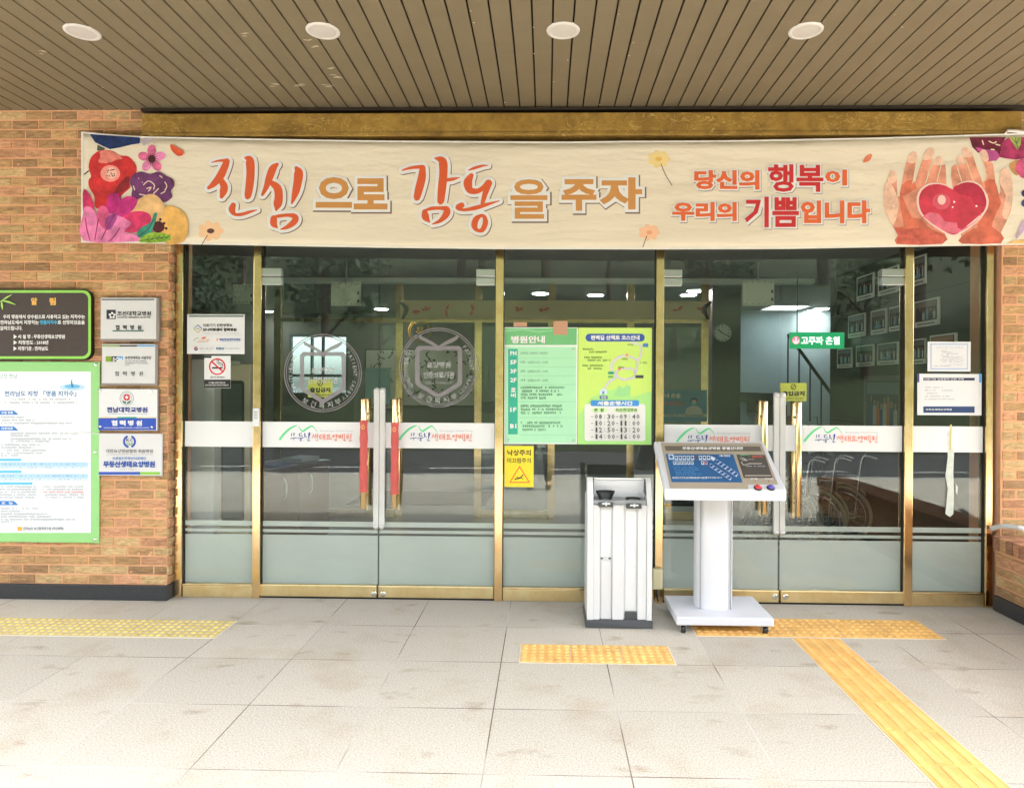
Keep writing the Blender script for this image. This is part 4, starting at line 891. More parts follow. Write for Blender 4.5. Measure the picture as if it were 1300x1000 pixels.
# big green-bordered board
t = sign('information_board', 'tall white board with pale green border and blue headings, below the dark notice board', -52, 459, 126, 688, BW-.012, .012, ink(152, 212, 136), group='signs on the brick wall', bev=.002)
p = Print((0, BW-.012, 0)); p.rect(-42, 471.5, 115.5, 676, mat('board_white', rgb(238, 243, 250), .35, 0, .02, 3, 0, 60, .5))
bl = ink(36, 110, 176); gy = ink(150, 156, 166)
p.text('건강한 전남', -6, 474.5, 22, 480, ink(90, 150, 150), 0, 1)
p.disc(92, 491.5, 16, ink(190, 222, 242), 4.2); p.disc(92, 490.5, 10, ink(110, 186, 230), 2.6); p.line([(92, 490, 3), (91, 485, 1.6), (91.5, 482, .8)], 2, ink(50, 130, 190))
p.text('전라남도 지정 「명품 지하수」', 6, 496, 97, 503, bl, .02, 1)
for (a, b, c) in ((16, 505.5, 90), (7, 510, 98)): p.micro(a, b, c, 2.4, gy)
def hd(y, x1, tx):
    p.poly([(-42, y), (x1-6, y), (x1, y+5.3), (-42, y+5.3)], ink(44, 126, 206)); p.text(tx, 2, y+1, 17, y+4.4, WH, .03, 1)
hd(521, 24, '수질 현황'); hd(541, 24, '지정현황'); hd(635.5, 24, '효  능')
for y, x1 in ((528.5, 32), (532.2, 44), (536, 92), (549, 100), (552, 40), (556, 92), (559, 66), (563.5, 54), (567, 46), (570.5, 60), (574, 56), (577, 24), (644, 50), (647.4, 32), (651, 62), (654.5, 66), (658, 98), (661, 20)): p.micro(2 if y < 549 or y > 560 else 14, y, x1, 2, gy)
for y, x1 in ((582, 28), (597, 28), (612, 42)): p.rect(-42, y, -1, y+2.6, ink(30, 90, 170)); p.rect(-.8, y, x1, y+2.6, ink(84, 196, 232))
for y in (586.5, 601.5): 
    p.rect(-42, y, 112, y+5.2, ink(178, 214, 244)); p.rect(-42, y+5.3, 112, y+8, ink(214, 232, 248))
    p.micro(4, y+1.5, 108, 1.6, ink(90, 110, 160), fill=.3)
    p.micro(4, y+5.8, 108, 1.4, gy, fill=.5)
for k in range(5): p.micro(1, 616.5+3.4*k, 48, 1.9, gy); p.micro(56, 616.5+3.4*k, 108, 1.9, ink(214, 80, 80) if k == 2 else gy)
p.rect(23.5, 668, 29, 673, ink(240, 178, 70)); p.text('전라남도 보건환경연구원 (직인생략)', 31, 668.3, 82, 672.8, ink(110, 116, 126), .02, 1)
p.build('print', t); screws(t, [(121.7, 463), (121.2, 574), (121, 684.5)], BW-.012, .012)
m = MB(); m.tube([at(82, 551, BW-.016), at(100, 548.5, BW-.016), at(118, 549, BW-.02), at(126, 550.5, BW-.016)], .0045, WH, 6); m.build('loose_wire', t)
# four partner plates
M_PLATE = mat('satin_plate', rgb(216, 216, 219), .4, .1, .04, 6); M_PEDGE = mat('plate_edge', rgb(150, 142, 138), .4, .4)
dk = ink(36, 38, 46)
def plate(label, x0, y0, x1, y1, depth, edge=None, face=None):
    t = sign('plaque', label, x0, y0, x1, y1, BW-depth, depth, edge or M_PEDGE, 'plaque', 'hospital plaques on the brick wall', .006)
    m = MB(); fbox(m, x0+1, y0+.8, x1-3.2 if not face else x1-1, y1-3 if not face else y1-1, BW-depth-.0015, .003, face or M_PLATE, .001); m.build('face', t); return t, Print((0, BW-depth-.0015, 0))
t, p = plate('silver plaque with a dark square flower logo, top of the four beside the doors', 127, 377.3, 201.5, 433.2, .035)
p.rect(129, 379.6, 196, 381, dk); p.rect(135.3, 393.2, 147, 405, ink(34, 38, 56))
for k in range(5): a = math.radians(-90+72*k); p.disc(142.5+3*math.cos(a), 400.3+2.8*math.sin(a), 1.5, WH, n=12)
p.disc(142.5, 400.3, 1.4, ink(34, 38, 56), n=10)
p.text('조선대학교병원', 149, 395, 192, 401, dk, .03, 1); p.text('CHOSUN UNIVERSITY HOSPITAL', 149, 401.8, 191.5, 404, dk, .02, 1)
for k, ch in enumerate('협력병원'): p.text(ch, 147+9.3*k, 412.8, 152+9.3*k, 418.6, dk, .03, 1)
p.rect(143.5, 419.3, 183, 420.8, ink(70, 110, 110)); p.build('print', t)
t, p = plate('silver plaque with green, black and blue blocks, second of the four', 128.5, 436, 200, 489.5, .02)
for a, b, c in ((130, 152, (128, 160, 52)), (152, 174, (24, 26, 28)), (174, 196.5, (70, 150, 216))): p.rect(a, 438, b, 439.8, ink(*c))
p.rect(134.3, 452.3, 141.8, 459, ink(128, 160, 40)); p.rect(141.8, 452.3, 148.5, 459, ink(20, 22, 26)); p.rect(148.5, 452.3, 156, 457, ink(60, 160, 226)); p.text('SCH', 143, 453.4, 154.8, 458.6, WH, .04, 1)
p.text('순천향대학교 서울병원', 159, 452, 192, 456, dk, .01, 1); p.text('SOON CHUN HYANG', 159, 457.3, 186, 459.2, dk, 0, 1); p.text('UNIVERSITY HOSPITAL', 159, 460, 188, 461.9, dk, 0, 1); p.text('SEOUL', 159, 462.6, 165, 464.2, dk, 0, 1)
for k, ch in enumerate('협력병원'): p.text(ch, 146+10.3*k, 471.5, 151+10.3*k, 477, ink(60, 62, 70), .01, 1)
p.build('print', t)
t, p = plate('white plaque with round red and green crest and a blue lower band', 124.5, 493, 200.5, 547, .026, None, mat('gloss_white_plate', (.78, .79, .82, 1), .25))
BB = ink(36, 78, 186)
p.rect(125, 530.5, 198.3, 545.7, BB); p.rect(125, 529.2, 198.3, 530.4, ink(244, 214, 150)); p.rect(149, 529, 173.5, 530.6, ink(64, 168, 110))
p.ring(161, 505.5, 8.2, 8.9, ink(150, 160, 170), 40); p.ring(161, 505.5, 6.2, 6.7, ink(170, 176, 186), 40)
for k in range(4): a = math.radians(45+90*k); p.disc(161+2.9*math.cos(a), 504.3+2.9*math.sin(a), 2.6, ink(206, 60, 64), 1.4, n=14, rot=a+1.57)
p.disc(161, 504.3, 1.6, WH, n=12); p.poly([(155.5, 508), (160.5, 510.5), (160.3, 512.8), (156.5, 511)], ink(30, 110, 80)); p.poly([(166.5, 508), (161.5, 510.5), (161.7, 512.8), (165.5, 511)], ink(30, 110, 80))
p.text('전남대학교병원', 135.8, 516.5, 187.5, 523.6, ink(52, 66, 138), .045, 1); p.text('CHONNAM NATIONAL UNIVERSITY HOSPITAL', 137, 524.6, 187, 526.2, ink(140, 150, 180), 0, 1)
for k, ch in enumerate('협력병원'): p.text(ch, 141.8+10.5*k, 533.3, 149.3+10.5*k, 540.2, WH, .045, 1)
p.text('CHONNAM NATIONAL UNIVERSITY HOSPITAL COOPERATION HOSPITAL', 132, 542.1, 190, 543.6, WH, .01, 1)
p.build('print', t); screws(t, [(128, 497.2), (193.5, 497.6), (127.8, 541.3), (193.2, 541.9)], BW-.028, .0095)
t, p = plate('white plaque with blue swirl emblem above a blue and green bottom line', 125, 549.8, 206, 604, .015, ink(200, 200, 205), M_PLATE)
p.rect(125.5, 598.8, 178, 602.2, BB); p.rect(178, 598.8, 203.5, 602.2, ink(140, 200, 70))
p.ring(164.5, 560.3, 5.6, 8.3, BB, 30, 100, 250); p.ring(164.5, 560.3, 5.6, 8.3, BB, 30, 290, 430)
p.text('KC', 160.5, 556.2, 168.5, 560.5, ink(60, 70, 100), .02, 1); p.text('HA', 161, 561.2, 169.5, 565.2, ink(110, 180, 80), .02, 1)
p.text('대한요양병원협회 회원병원', 135, 570, 194.5, 574.8, ink(96, 98, 106), .01, 1); p.micro(135, 576.2, 194, 1.1, ink(160, 164, 170))
p.text('의료법인무등산의료재단', 143, 579.6, 186, 583.6, ink(84, 132, 200), .015, 1); p.text('무등산생태요양병원', 131.5, 585, 197, 593.2, ink(38, 84, 170), .045, 1); p.text('2018. 1. ~ 2022. 1.', 153.5, 594.6, 174, 596.4, ink(130, 136, 146), 0, 1)
p.build('print', t)

# ================================================================== notices on the glass
def paper(name, label, x0, y0, x1, y1, face, cat='notice', y=-.0012, th=.0016, group='notices on the glass'):
    t = sign(name, label, x0, y0, x1, y1, y-th, th, face, cat, group, 0, 'sheet'); return t, Print((0, y-th, 0), base=.0006)
M_PAPER = mat('notice_paper', (.76, .77, .80, 1), .4, 0, .03)
t, p = paper('notice', 'white landscape notice with a diamond logo and small logos, upper one beside the brick wall', 237.5, 399, 310.5, 449.3, M_PAPER, th=.004)
p.frame(230, 390, .11)
p.rect(90, 92, 720, 112, ink(110, 130, 126, .3)); bk = ink(34, 34, 38)
for (a, b, c) in (([(195, 205), (238, 245)], 0, ink(40, 80, 150)), ([(238, 250), (195, 292)], 0, ink(190, 180, 90)), ([(190, 290), (150, 250)], 0, ink(210, 190, 80)), ([(150, 245), (190, 205)], 0, ink(120, 160, 190))): p.line(a, 9, c)
p.micro(172, 243, 218, 12, bk)
p.text('의료기기 안전성정보', 252, 190, 592, 226, bk, .03, 1); p.text('모니터링센터 협력병원', 252, 240, 640, 278, bk, .05, 1); p.micro(255, 296, 670, 9, ink(170, 174, 180))
p.rect(130, 322, 690, 325, ink(200, 204, 212)); p.rect(130, 440, 690, 443, ink(200, 204, 212))
p.line([(145, 385, 5), (180, 355, 7), (205, 358, 4)], 6, ink(150, 170, 120)); p.poly([(240, 350), (290, 340), (280, 362), (240, 368)], ink(236, 120, 90)); p.micro(205, 370, 350, 14, ink(220, 170, 140)); p.micro(190, 392, 345, 14, ink(200, 130, 110))
p.disc(420, 375, 14, ink(240, 190, 180)); p.text('화순전남대학교병원', 445, 358, 685, 386, ink(70, 110, 190), .03, 1); p.micro(445, 390, 690, 8, ink(150, 170, 200))
p.ring(175, 478, 8, 22, ink(50, 60, 130), 30, -20, 180); p.ring(175, 478, 8, 22, ink(200, 60, 80), 30, 180, 320); p.text('식품의약품안전처', 212, 466, 380, 484, ink(120, 124, 134), 0, 1)
p.text('KIDS', 410, 462, 500, 490, ink(60, 120, 170), .04, 1); p.text('한국의약품안전관리원', 505, 466, 672, 484, ink(130, 140, 160), 0, 1); p.micro(212, 492, 360, 7, ink(160, 164, 174))
p.build('print', t)
t, p = paper('no_smoking_sign', 'square no-smoking sign with red ring and black text strip, lower one beside the brick wall', 259.3, 451.6, 292.7, 492.5, M_PAPER, 'sign', th=.003)
p.frame(230, 390, .11)
p.rect(266, 562, 350, 584, ink(24, 24, 26)); p.rect(266, 834, 569, 929, ink(14, 14, 15)); 
p.rect(356, 690, 478, 708, ink(22, 22, 24)); p.line([(410, 615, 8), (430, 612, 8), (440, 640, 8), (478, 655, 8), (480, 680, 8)], 9, ink(40, 40, 44)); p.line([(412, 632), (440, 658), (470, 672)], 7, ink(60, 60, 64))
p.ring(417, 685, 80, 96, ink(206, 30, 44), 48); p.line([(355, 628), (480, 742)], 18, ink(206, 30, 44))
p.text('금연 NO SMOKING', 336, 796, 500, 818, ink(60, 70, 74), .02, 1)
p.text('이 건물은 금연구역입니다', 318, 860, 512, 880, WH, .03, 1); p.text('금연구역에서 흡연시 과태료가 부과됩니다', 280, 888, 548, 908, WH, .02, 1)
p.build('print', t)
# no-entry papers behind the panes
for (x0, y0, x1, y1, lab, cut) in ((391, 481.5, 422, 504.5, 'yellow-green no-entry paper taped behind the etched emblem of the left doors', 0), (990.5, 486, 1024, 509, 'yellow-green no-entry paper behind the right doors, beside the tall white edge guard', 0)):
    c = at((x0+x1)/2, (y0+y1)/2, .03); t = thing('no_entry_paper', lab, 'notice', c, 'no-entry papers behind the glass')
    m = MB(); fbox(m, x0, y0, x1, y1, .03, .002, ink(206, 206, 84, .1)); m.build('sheet', t)
    p = Print((0, .03, 0), base=.0008); cx = (x0+x1)/2; yy = y0+5
    p.ring(cx, yy, 2.6, 3.6, ink(50, 46, 30), 26); p.line([(cx-2.2, yy+2.2), (cx+2.2, yy-2.2)], .9, ink(50, 46, 30))
    p.text('출입금지', x0+2.5, y0+10.3, x1-2.5, y0+16.6, ink(34, 34, 28), .05, 1); p.text('관계자외 출입금지', x0+7, y0+18.4, x1-4, y0+20.6, ink(60, 60, 44), .01, 1)
    p.build('print', t)
# slip warning
t, p = paper('warning_sign', 'yellow slip warning sign with a red triangle, below the green floor board', 640.5, 566, 677.5, 618, ink(250, 226, 52), 'sign', th=.002)
p.text('낙상주의', 644, 570.6, 674, 578.4, ink(70, 62, 30), .035, 1); p.text('미끄럼주의', 644, 581, 674, 587.6, ink(90, 80, 40), .02, 1)
rd = ink(240, 112, 60)
for q in ([(659.5, 592), (672, 612)], [(672, 612), (647.5, 612)], [(647.5, 612), (659.5, 592)]): p.line(q, 1.3, rd)
for q in ([(654, 607.5, 1), (659, 606.8, 1.6), (663, 604, 1)], [(656, 607, .8), (654, 609, .8)], [(661, 606, .8), (664, 607.5, .8)], [(658, 606, .7), (656, 604.5, .6)]): p.line(q, 1, ink(50, 40, 20), 3)
p.disc(663.6, 602.9, .9, ink(50, 40, 20), n=10); p.build('print', t)
# hospital floor board
GP = ink(176, 232, 192, .03)
t = sign('floor_guide_board', 'mint green hospital floor guide with white floor numbers, left of the two green boards', 640, 415.5, 733.2, 563.5, -.009, .008, ink(232, 240, 234), 'sign', 'notices on the glass', .001)
p = Print((0, -.009, 0)).frame(620, 390, .19)
p.rect(110, 140, 590, 252, ink(116, 192, 130)); p.poly([(112, 148), (240, 142), (330, 158), (430, 150), (440, 160), (330, 170), (230, 155), (112, 168)], ink(140, 206, 150)); p.rect(110, 252, 590, 262, ink(236, 244, 238)); p.rect(112, 264, 586, 905, GP); p.rect(132, 278, 196, 848, ink(48, 176, 150))
p.text('병원안내', 156, 194, 382, 244, ink(90, 130, 96), .045, 1); p.text('병원안내', 153, 191, 379, 241, WH, .045, 2)
for tx, y in (('PH', 307), ('5F', 367), ('3F', 427), ('2F', 485), ('로', 552), ('비', 588), ('1F', 683), ('B1', 793)):
    hw = 20; p.text(tx, 166-hw if len(tx) > 1 else 150, y-15, 166+hw+2 if len(tx) > 1 else 184, y+15, WH, .04, 1)
tg = ink(84, 128, 106)
p.text('옥상정원 / 휴게공간 / 직원식당', 214, 299, 396, 316, tg, 0, 1); p.text('5병동 : 입원실 501호 ~ 510호', 214, 359, 398, 376, tg, 0, 1); p.text('3병동 : 입원실 301호 ~ 310호', 214, 419, 398, 436, tg, 0, 1); p.text('2병동 : 입원실 201호 ~ 210호', 214, 479, 398, 496, tg, 0, 1)
for y in (340, 398, 457, 516, 630, 735, 850): p.rect(200, y, 586, y+1.6, ink(130, 206, 170))
for y, x1 in ((530, 510), (553, 472), (576, 494), (599, 390), (652, 496), (675, 498), (698, 486), (764, 490), (787, 502), (810, 384)): p.micro(216, y, x1, 14, tg)
p.build('print', t); screws(t, [(620+.19*565, 390+.19*282), (620+.19*135, 390+.19*888), (620+.19*566, 390+.19*890)], -.011, .008)
for (x0, y0, x1, y1) in ((652, 409, 669, 414.5), (702.5, 407.5, 720.5, 425)):
    m = MB(); fbox(m, x0, y0, x1, y1, -.0125, .0008, mat('brown_tape', rgb(196, 152, 124), .6, 0, .12, 20)); m.build('tape', t)
# walking course and shuttle board
t = sign('shuttle_timetable_board', 'lime green board with a walking map over a white shuttle timetable', 733.8, 416, 827.3, 564, -.009, .008, ink(206, 238, 120, .03), 'sign', 'notices on the glass', .001)
p = Print((0, -.009, 0)).frame(620, 390, .19)
p.poly([(602, 720), (680, 610), (760, 560), (850, 545), (960, 600), (1088, 560), (1090, 915), (602, 915)], ink(176, 232, 140)); p.poly([(840, 590), (870, 520), (900, 540), (930, 515), (950, 530), (945, 590), (890, 600)], ink(160, 224, 150))
p.rrect(650, 177, 1044, 229, 25, ink(52, 90, 172)); p.text('편백길 산책로 코스안내', 684, 187, 1010, 219, WH, .045, 1)
ro = ink(212, 206, 222)
for q in ([(770, 560, 12), (800, 505, 14), (850, 465, 14), (826, 430, 14), (824, 380, 16), (870, 335, 16), (930, 325, 14), (1000, 350, 12), (1022, 290, 12), (1010, 250, 10), (950, 240, 8)], [(1000, 350, 12), (985, 440, 12), (955, 475, 14), (890, 480, 14), (850, 440, 12), (890, 412, 12), (960, 412, 12), (985, 440, 10)]): p.line(q, 14, ro)
p.disc(926, 320, 10, ink(244, 160, 100)); p.disc(876, 412, 10, ink(244, 160, 100))
p.rrect(1032, 242, 1068, 266, 5, ink(70, 130, 200)); p.rect(800, 430, 838, 448, ink(46, 160, 130)); p.rect(800, 456, 834, 472, ink(120, 190, 90)); p.rect(982, 454, 1036, 474, ink(60, 60, 66)); p.rect(744, 592, 796, 612, ink(50, 90, 150)); p.text('병원', 752, 595, 788, 609, WH, .03, 1)
p.poly([(745, 580), (745, 555), (768, 540), (792, 555), (792, 580)], ink(214, 230, 244)); p.rect(760, 560, 776, 580, ink(110, 160, 210))
for y, a, b in ((275, 630, 718), (294, 664, 792), (330, 628, 770), (349, 664, 814), (385, 628, 770), (405, 664, 758), (340, 880, 945), (246, 930, 970), (366, 1014, 1060), (396, 866, 910)): p.micro(a, y, b, 11, ink(70, 110, 60))
p.rrect(642, 645, 1048, 892, 18, WH); p.rrect(684, 621, 1006, 660, 10, ink(62, 150, 224)); p.text('셔틀운행시간', 728, 627, 964, 655, WH, .045, 1)
p.disc(740, 686, 54, ink(206, 240, 176), 17); p.disc(920, 686, 84, ink(206, 240, 176), 17); p.text('본  원', 706, 674, 770, 698, ink(60, 80, 50), .03, 1); p.text('화순전대병원', 850, 674, 992, 698, ink(60, 80, 50), .02, 1)
for k, (a, b) in enumerate((('08:30', '09:40'), ('10:20', '11:00'), ('12:50', '13:20'), ('14:00', '16:00'))):
    y = 713+44*k; dg = ink(66, 74, 78)
    p.rect(686, y+15, 698, y+19, dg); p.rect(852, y+15, 866, y+19, dg)
    for tx, x in ((a, 710), (b, 876)):
        for q, ch in enumerate(tx):
            if ch == ':': p.rect(x+q*28+8, y+7, x+q*28+13, y+12, dg); p.rect(x+q*28+8, y+22, x+q*28+13, y+27, dg)
            elif ch == '1': p.text(ch, x+q*28+5, y, x+q*28+17, y+33, dg, .02, 1)
            else: p.text(ch, x+q*28, y, x+q*28+21, y+33, dg, .015, 1)
    if k < 3: p.rect(650, y+38.5, 1040, y+39.5, ink(206, 214, 206))
p.build('print', t)
# right panel papers
t, p = paper('certificate', 'white certificate with pale blue border, upper paper on the rightmost glass panel', 1177.7, 433.7, 1232.3, 471.5, M_PAPER, th=.003)
p.frame(1150, 420, .12)
b2 = ink(168, 188, 226)
for q in ((260, 134, 658, 146), (260, 396, 658, 408), (260, 146, 272, 396), (646, 146, 658, 396)): p.rect(*q, b2)
p.text('인증의료기관 인증서', 318, 164, 604, 186, ink(176, 190, 214), 0, 1)
for y, a, b in ((205, 376, 440), (222, 376, 500), (238, 430, 570), (252, 376, 450), (268, 380, 605), (285, 390, 590), (304, 360, 610), (322, 390, 600), (352, 440, 610), (368, 295, 470)): p.micro(a, y, b, 8, ink(110, 112, 130), fill=.7)
p.build('print', t)
t, p = paper('notice', 'white notice with two navy bars, lower paper on the rightmost glass panel', 1164.6, 474.5, 1246.2, 527, M_PAPER, th=.006)
p.frame(1150, 420, .12)
p.rect(122, 452, 142, 542, ink(44, 40, 110)); p.rect(774, 452, 798, 545, ink(76, 160, 236)); p.rect(184, 496, 728, 524, ink(28, 34, 76)); p.text('의료기관 입원환자 안전 수칙', 190, 501, 610, 519, WH, .02, 1)
p.rect(184, 798, 726, 865, ink(30, 62, 112)); p.text('무등산생태요양병원', 208, 822, 484, 840, WH, .03, 1)
for y, a, b in ((592, 190, 392), (623, 200, 320), (623, 380, 498), (655, 200, 340), (686, 200, 466), (716, 196, 515)): p.micro(a, y, b, 11, ink(150, 154, 162))
p.build('print', t)
# keypad on the post
t = sign('keypad', 'small white keypad on the gold post next to the white band', 320.6, 518, 328.8, 541, -.053, .017, M_WHITE, 'keypad', None, .004, 'case')
p = Print((0, -.053, 0))
for i in range(3):
    for j in range(5): p.rect(322.6+1.6*i, 521.5+2.2*j, 323.6+1.6*i, 522.8+2.2*j, ink(150, 152, 158))
p.build('button_grid', t)
# cream box with cable, on the post by the stand
t = sign('junction_box', 'cream plastic junction box with dangling cable, low on the gold post by the bag stand', 829, 722.5, 841.5, 748.5, -.09, .053, ink(236, 224, 180), 'box', None, .008, 'case')
m = MB(); m.tube(cat_rom([tuple(at(833, 748, -.07)), tuple(at(834, 755, -.07)), tuple(at(835.5, 763, -.08))], False, 4), .008, M_BLACK, 8); m.build('plug', t)
gc = at(829, 748, -.07)
m = MB(); m.tube(cat_rom([tuple(at(829, 747, -.08)), tuple(at(826, 750, -.12)), tuple(at(828, 760, -.16)), tuple(at(834, 768, -.2)), tuple(flr(842, 774, .008)), tuple(flr(850, 776, .008)), tuple(flr(862, 775, .03))], False, 6), .005, mat('grey_cable', (.45, .45, .45, 1), .5), 8); m.build('cable', t)
# ================================================================== umbrella bag stand
YF = CAMY+EYE*F/(796-488.0)
st = thing('umbrella_bag_stand', 'white and grey wet-umbrella bagging stand with two black funnels, left of the information stand', 'umbrella bagger', (X(786, YF, 700), YF+.15, 0))
M_BODY = mat('silver_white_body', (.70, .71, .73, 1), .32, .0, .03, 4); M_LIGHT = mat('bag_plastic', (.74, .76, .78, 1), .25, 0, .12, 14, .3, 20)
def ub(a, b, c, d, y, dep, m_, nm, bev=.004):
    m = MB(); fbox(m, a, b, c, d, y, dep, m_, bev); return m.build(nm, st)
zt = Z(640, YF, 780); zp = Z(787, YF, 780)
m = MB(); x0, x1 = X(743.5, YF, 790), X(828.5, YF, 790)
m.prism([(x0, YF, .002), (x1, YF, .002), (x1, YF, zp-.012), (x1-.008, YF+.012, zp), (x0+.008, YF+.012, zp), (x0, YF, zp-.012)], (0, .34, 0), M_DGREY); m.build('base', st)
ub(752, 640, 825, 786.8, YF+.035, .26, M_BODY, 'body')
for a, b in ((753, 761.5), (777.5, 792), (809.5, 821)):
    ub(a, 641, b, 786.6, YF+.012, .022, M_BODY, 'front_rib', .005)
ub(763, 712, 776, 786.5, YF+.026, .008, M_BODY, 'slot_door', .002)
ub(763, 642.5, 776, 707, YF+.030, .004, M_LIGHT, 'umbrella_bag', .001)
ub(794, 643, 808, 775, YF+.030, .004, M_LIGHT, 'umbrella_bag', .001)
ub(793.5, 776.5, 808.5, 786.5, YF+.020, .014, M_DGREY, 'slot_foot', .002)
for a in (764, 774):
    m = MB(); c = at(a, 708.5, YF+.03); m.box(c+Vector((-.008, -.003, -.004)), c+Vector((.008, .003, .004)), M_DGREY); m.build('clip', st)
# side plates, rising behind to rounded horns
for (px0, px1) in ((745.5, 753), (821, 827.5)):
    a, b = X(px0, YF+.02, 700), X(px1, YF+.02, 700); zh = Z(606, YF+.1, 780)
    pts = [(a, YF+.005, zp), (a, YF+.005, zt-.01), (a, YF+.035, zt+.06), (a, YF+.07, zh-.03), (a, YF+.09, zh-.004), (a, YF+.115, zh), (a, YF+.14, zh-.012), (a, YF+.17, zt+.07), (a, YF+.32, zt+.02), (a, YF+.32, zp)]
    m = MB(); m.prism(pts, (b-a, 0, 0), M_BODY); m.build('side_plate', st)
    xi = b+.0005 if px0 < 800 else a-.0045; m = MB(); m.prism([(xi, p[1]+(.006 if p[1] < YF+.1 else -.006), p[2]-.008) for p in pts[2:8]], (.004, 0, 0), M_DGREY); m.build('side_trim', st)
m = MB(); a, b = at(753.5, 608, YF+.2), at(820.5, 634, YF+.2); m.box((a.x, YF+.17, b.z-.03), (b.x, YF+.19, a.z), M_WHITE, .004)
m.build('back_panel', st)
m = MB(); m.box((a.x, YF+.165, a.z+.001), (b.x, YF+.195, a.z+.014), M_STEEL, .003); m.build('back_trim', st)
ub(753.5, 635, 820.5, 640, YF+.02, .15, mat('grey_deck', (.32, .33, .35, 1), .4), 'deck', .002)
def funnel(px, py0, py1, r1, r0):
    c = at(px, py1, YF+.05); z1 = Z(py0, YF+.05, px); h = z1-c.z; m = MB(); vs = []; fs = []; n = 24
    for r_, hh in ((r0, 0), (r0*1.1, h*.25), (r1*.85, h*.7), (r1, h), (r1*.94, h), (r1*.78, h*.7), (r0*.9, h*.25), (r0*.85, 0)):
        for k in range(n+1):
            t = math.radians(-20+220*k/n); vs.append((c.x+r_*math.cos(t), YF+.05+r_*.75*math.sin(t), c.z+hh))
    for j in range(7):
        for k in range(n): fs.append((j*(n+1)+k, j*(n+1)+k+1, (j+1)*(n+1)+k+1, (j+1)*(n+1)+k))
    m.add(vs, fs, mat('black_funnel', (.022, .023, .026, 1), .45), True); f = m.build('funnel', st)
    m = MB(); m.box((c.x-r0-.012, YF-.008, c.z-.022), (c.x+r0+.012, YF+.04, c.z+.006), M_DGREY, .003); m.build('clamp', st)
    m = MB(); m.box((c.x-r0*.75, YF-.014, c.z-.004), (c.x+r0*.75, YF-.0085, c.z+.007), M_WHITE, .002); m.box((c.x-.005, YF-.0155, c.z-.012), (c.x+.005, YF-.0145, c.z+.014), M_WHITE); m.build('bag_guide', st)
funnel(768.5, 623, 637.5, .066, .037); funnel(803.8, 631.5, 639.5, .054, .038)

# ================================================================== information stand (tilted board on an oval post)
M_KW = mat('pale_lilac_paint', (.70, .71, .76, 1), .38, 0, .025, 3)
ks = thing('information_stand', 'pale grey wheeled information stand with a tilted blue floor map board', 'information stand', (1.13, -.55, 0))
b0 = flr(859, 783, .115); b1 = flr(982, 783.5, .115); bk = flr(846, 755, .115)
m = MB(); m.box((b0.x, b0.y, .06), (b1.x, bk.y, .115), M_KW, .008); m.build('base', ks)
for (x, y) in ((b0.x+.05, b0.y+.045), (b1.x-.05, b0.y+.045), (b0.x+.05, bk.y-.05), (b1.x-.05, bk.y-.05)):
    c = MB(); c.box((x-.022, y-.016, .05), (x+.022, y+.02, .0595), M_STEEL, .001); c.box((x-.021, y-.02, .018), (x-.018, y+.02, .052), M_STEEL); c.box((x+.018, y-.02, .018), (x+.021, y+.02, .052), M_STEEL); co_ = c.build('caster', ks)
    c = MB(); c.lathe((x-.015, y-.008, .024), (1, 0, 0), [(.019, 0), (.0235, .003), (.0235, .027), (.019, .03)], M_BLACK, 18); c.build('wheel', co_)
xc = (X(884, -.5, 700)+X(932.5, -.5, 700))/2; yc = (b0.y+bk.y)/2+.01; hw = (X(932.5, -.5, 700)-X(884, -.5, 700))/2
m = MB(); vs = []; n = 40
for z in (.1155, 1.02):
    for k in range(n): t = 2*math.pi*k/n; vs.append((xc+hw*math.copysign(abs(math.cos(t))**.8, math.cos(t)), yc+.095*math.copysign(abs(math.sin(t))**.8, math.sin(t)), z))
m.add(vs, [(k, (k+1) % n, n+(k+1) % n, n+k) for k in range(n)], M_KW, True); po = m.build('post', ks)
for sx in (-1, 1):
    m = MB(); m.box((xc+sx*hw*.80-.003, yc-.085, .116), (xc+sx*hw*.80+.003, yc-.075, 1.0), mat('grey_seam', (.35, .36, .38, 1), .5)); m.build('seam', po)
# board
yb, yt = CAMY+4.47, CAMY+4.93; xl, xr = .77, 1.55
zb = EYE-(619-488)*4.47/F; ztp = EYE-(559-488)*4.93/F
dv = Vector((0, yt-yb, ztp-zb)); nv = Vector((0, -dv.z, dv.y)).normalized()
A, B_ = Vector((xl, yb, zb)), Vector((xr, yb, zb))
m = MB(); bm = bmesh.new(); dn = nv*-.05
q = [A, B_, B_+dv, A+dv]; vs = [bm.verts.new(v) for v in q]+[bm.verts.new(v) for v in [A+Vector((0, 0, -.075)), B_+Vector((0, 0, -.075)), B_+dv+dn, A+dv+dn]]
for f in ((0, 1, 2, 3), (7, 6, 5, 4), (0, 4, 5, 1), (1, 5, 6, 2), (2, 6, 7, 3), (3, 7, 4, 0)): bm.faces.new([vs[i] for i in f])
bmesh.ops.bevel(bm, geom=bm.edges[:], offset=.008, segments=3, affect='EDGES', profile=.5); m.bm(bm, M_KW); bd = m.build('board', ks)
p = Print(A, nv, base=.002).frame(825, 550, .13462)
be, gr = ink(176, 164, 146), ink(112, 104, 96)
p.poly([(102, 90), (1050, 96), (1210, 482), (925, 484), (928, 526), (190, 520)], be)
p.poly([(136, 120), (1035, 124), (1055, 172), (152, 166)], gr); p.text('무등산생태요양병원 층별안내판', 305, 128, 880, 156, WH, .045, 1)
p.poly([(148, 196), (785, 200), (875, 465), (205, 462)], ink(50, 100, 152)); p.poly([(815, 202), (1085, 206), (1160, 424), (885, 422)], ink(88, 84, 80))
lb, pk = ink(206, 222, 240), ink(222, 160, 170)
p.text('7층 평면도', 655, 206, 760, 222, WH, .03, 1)
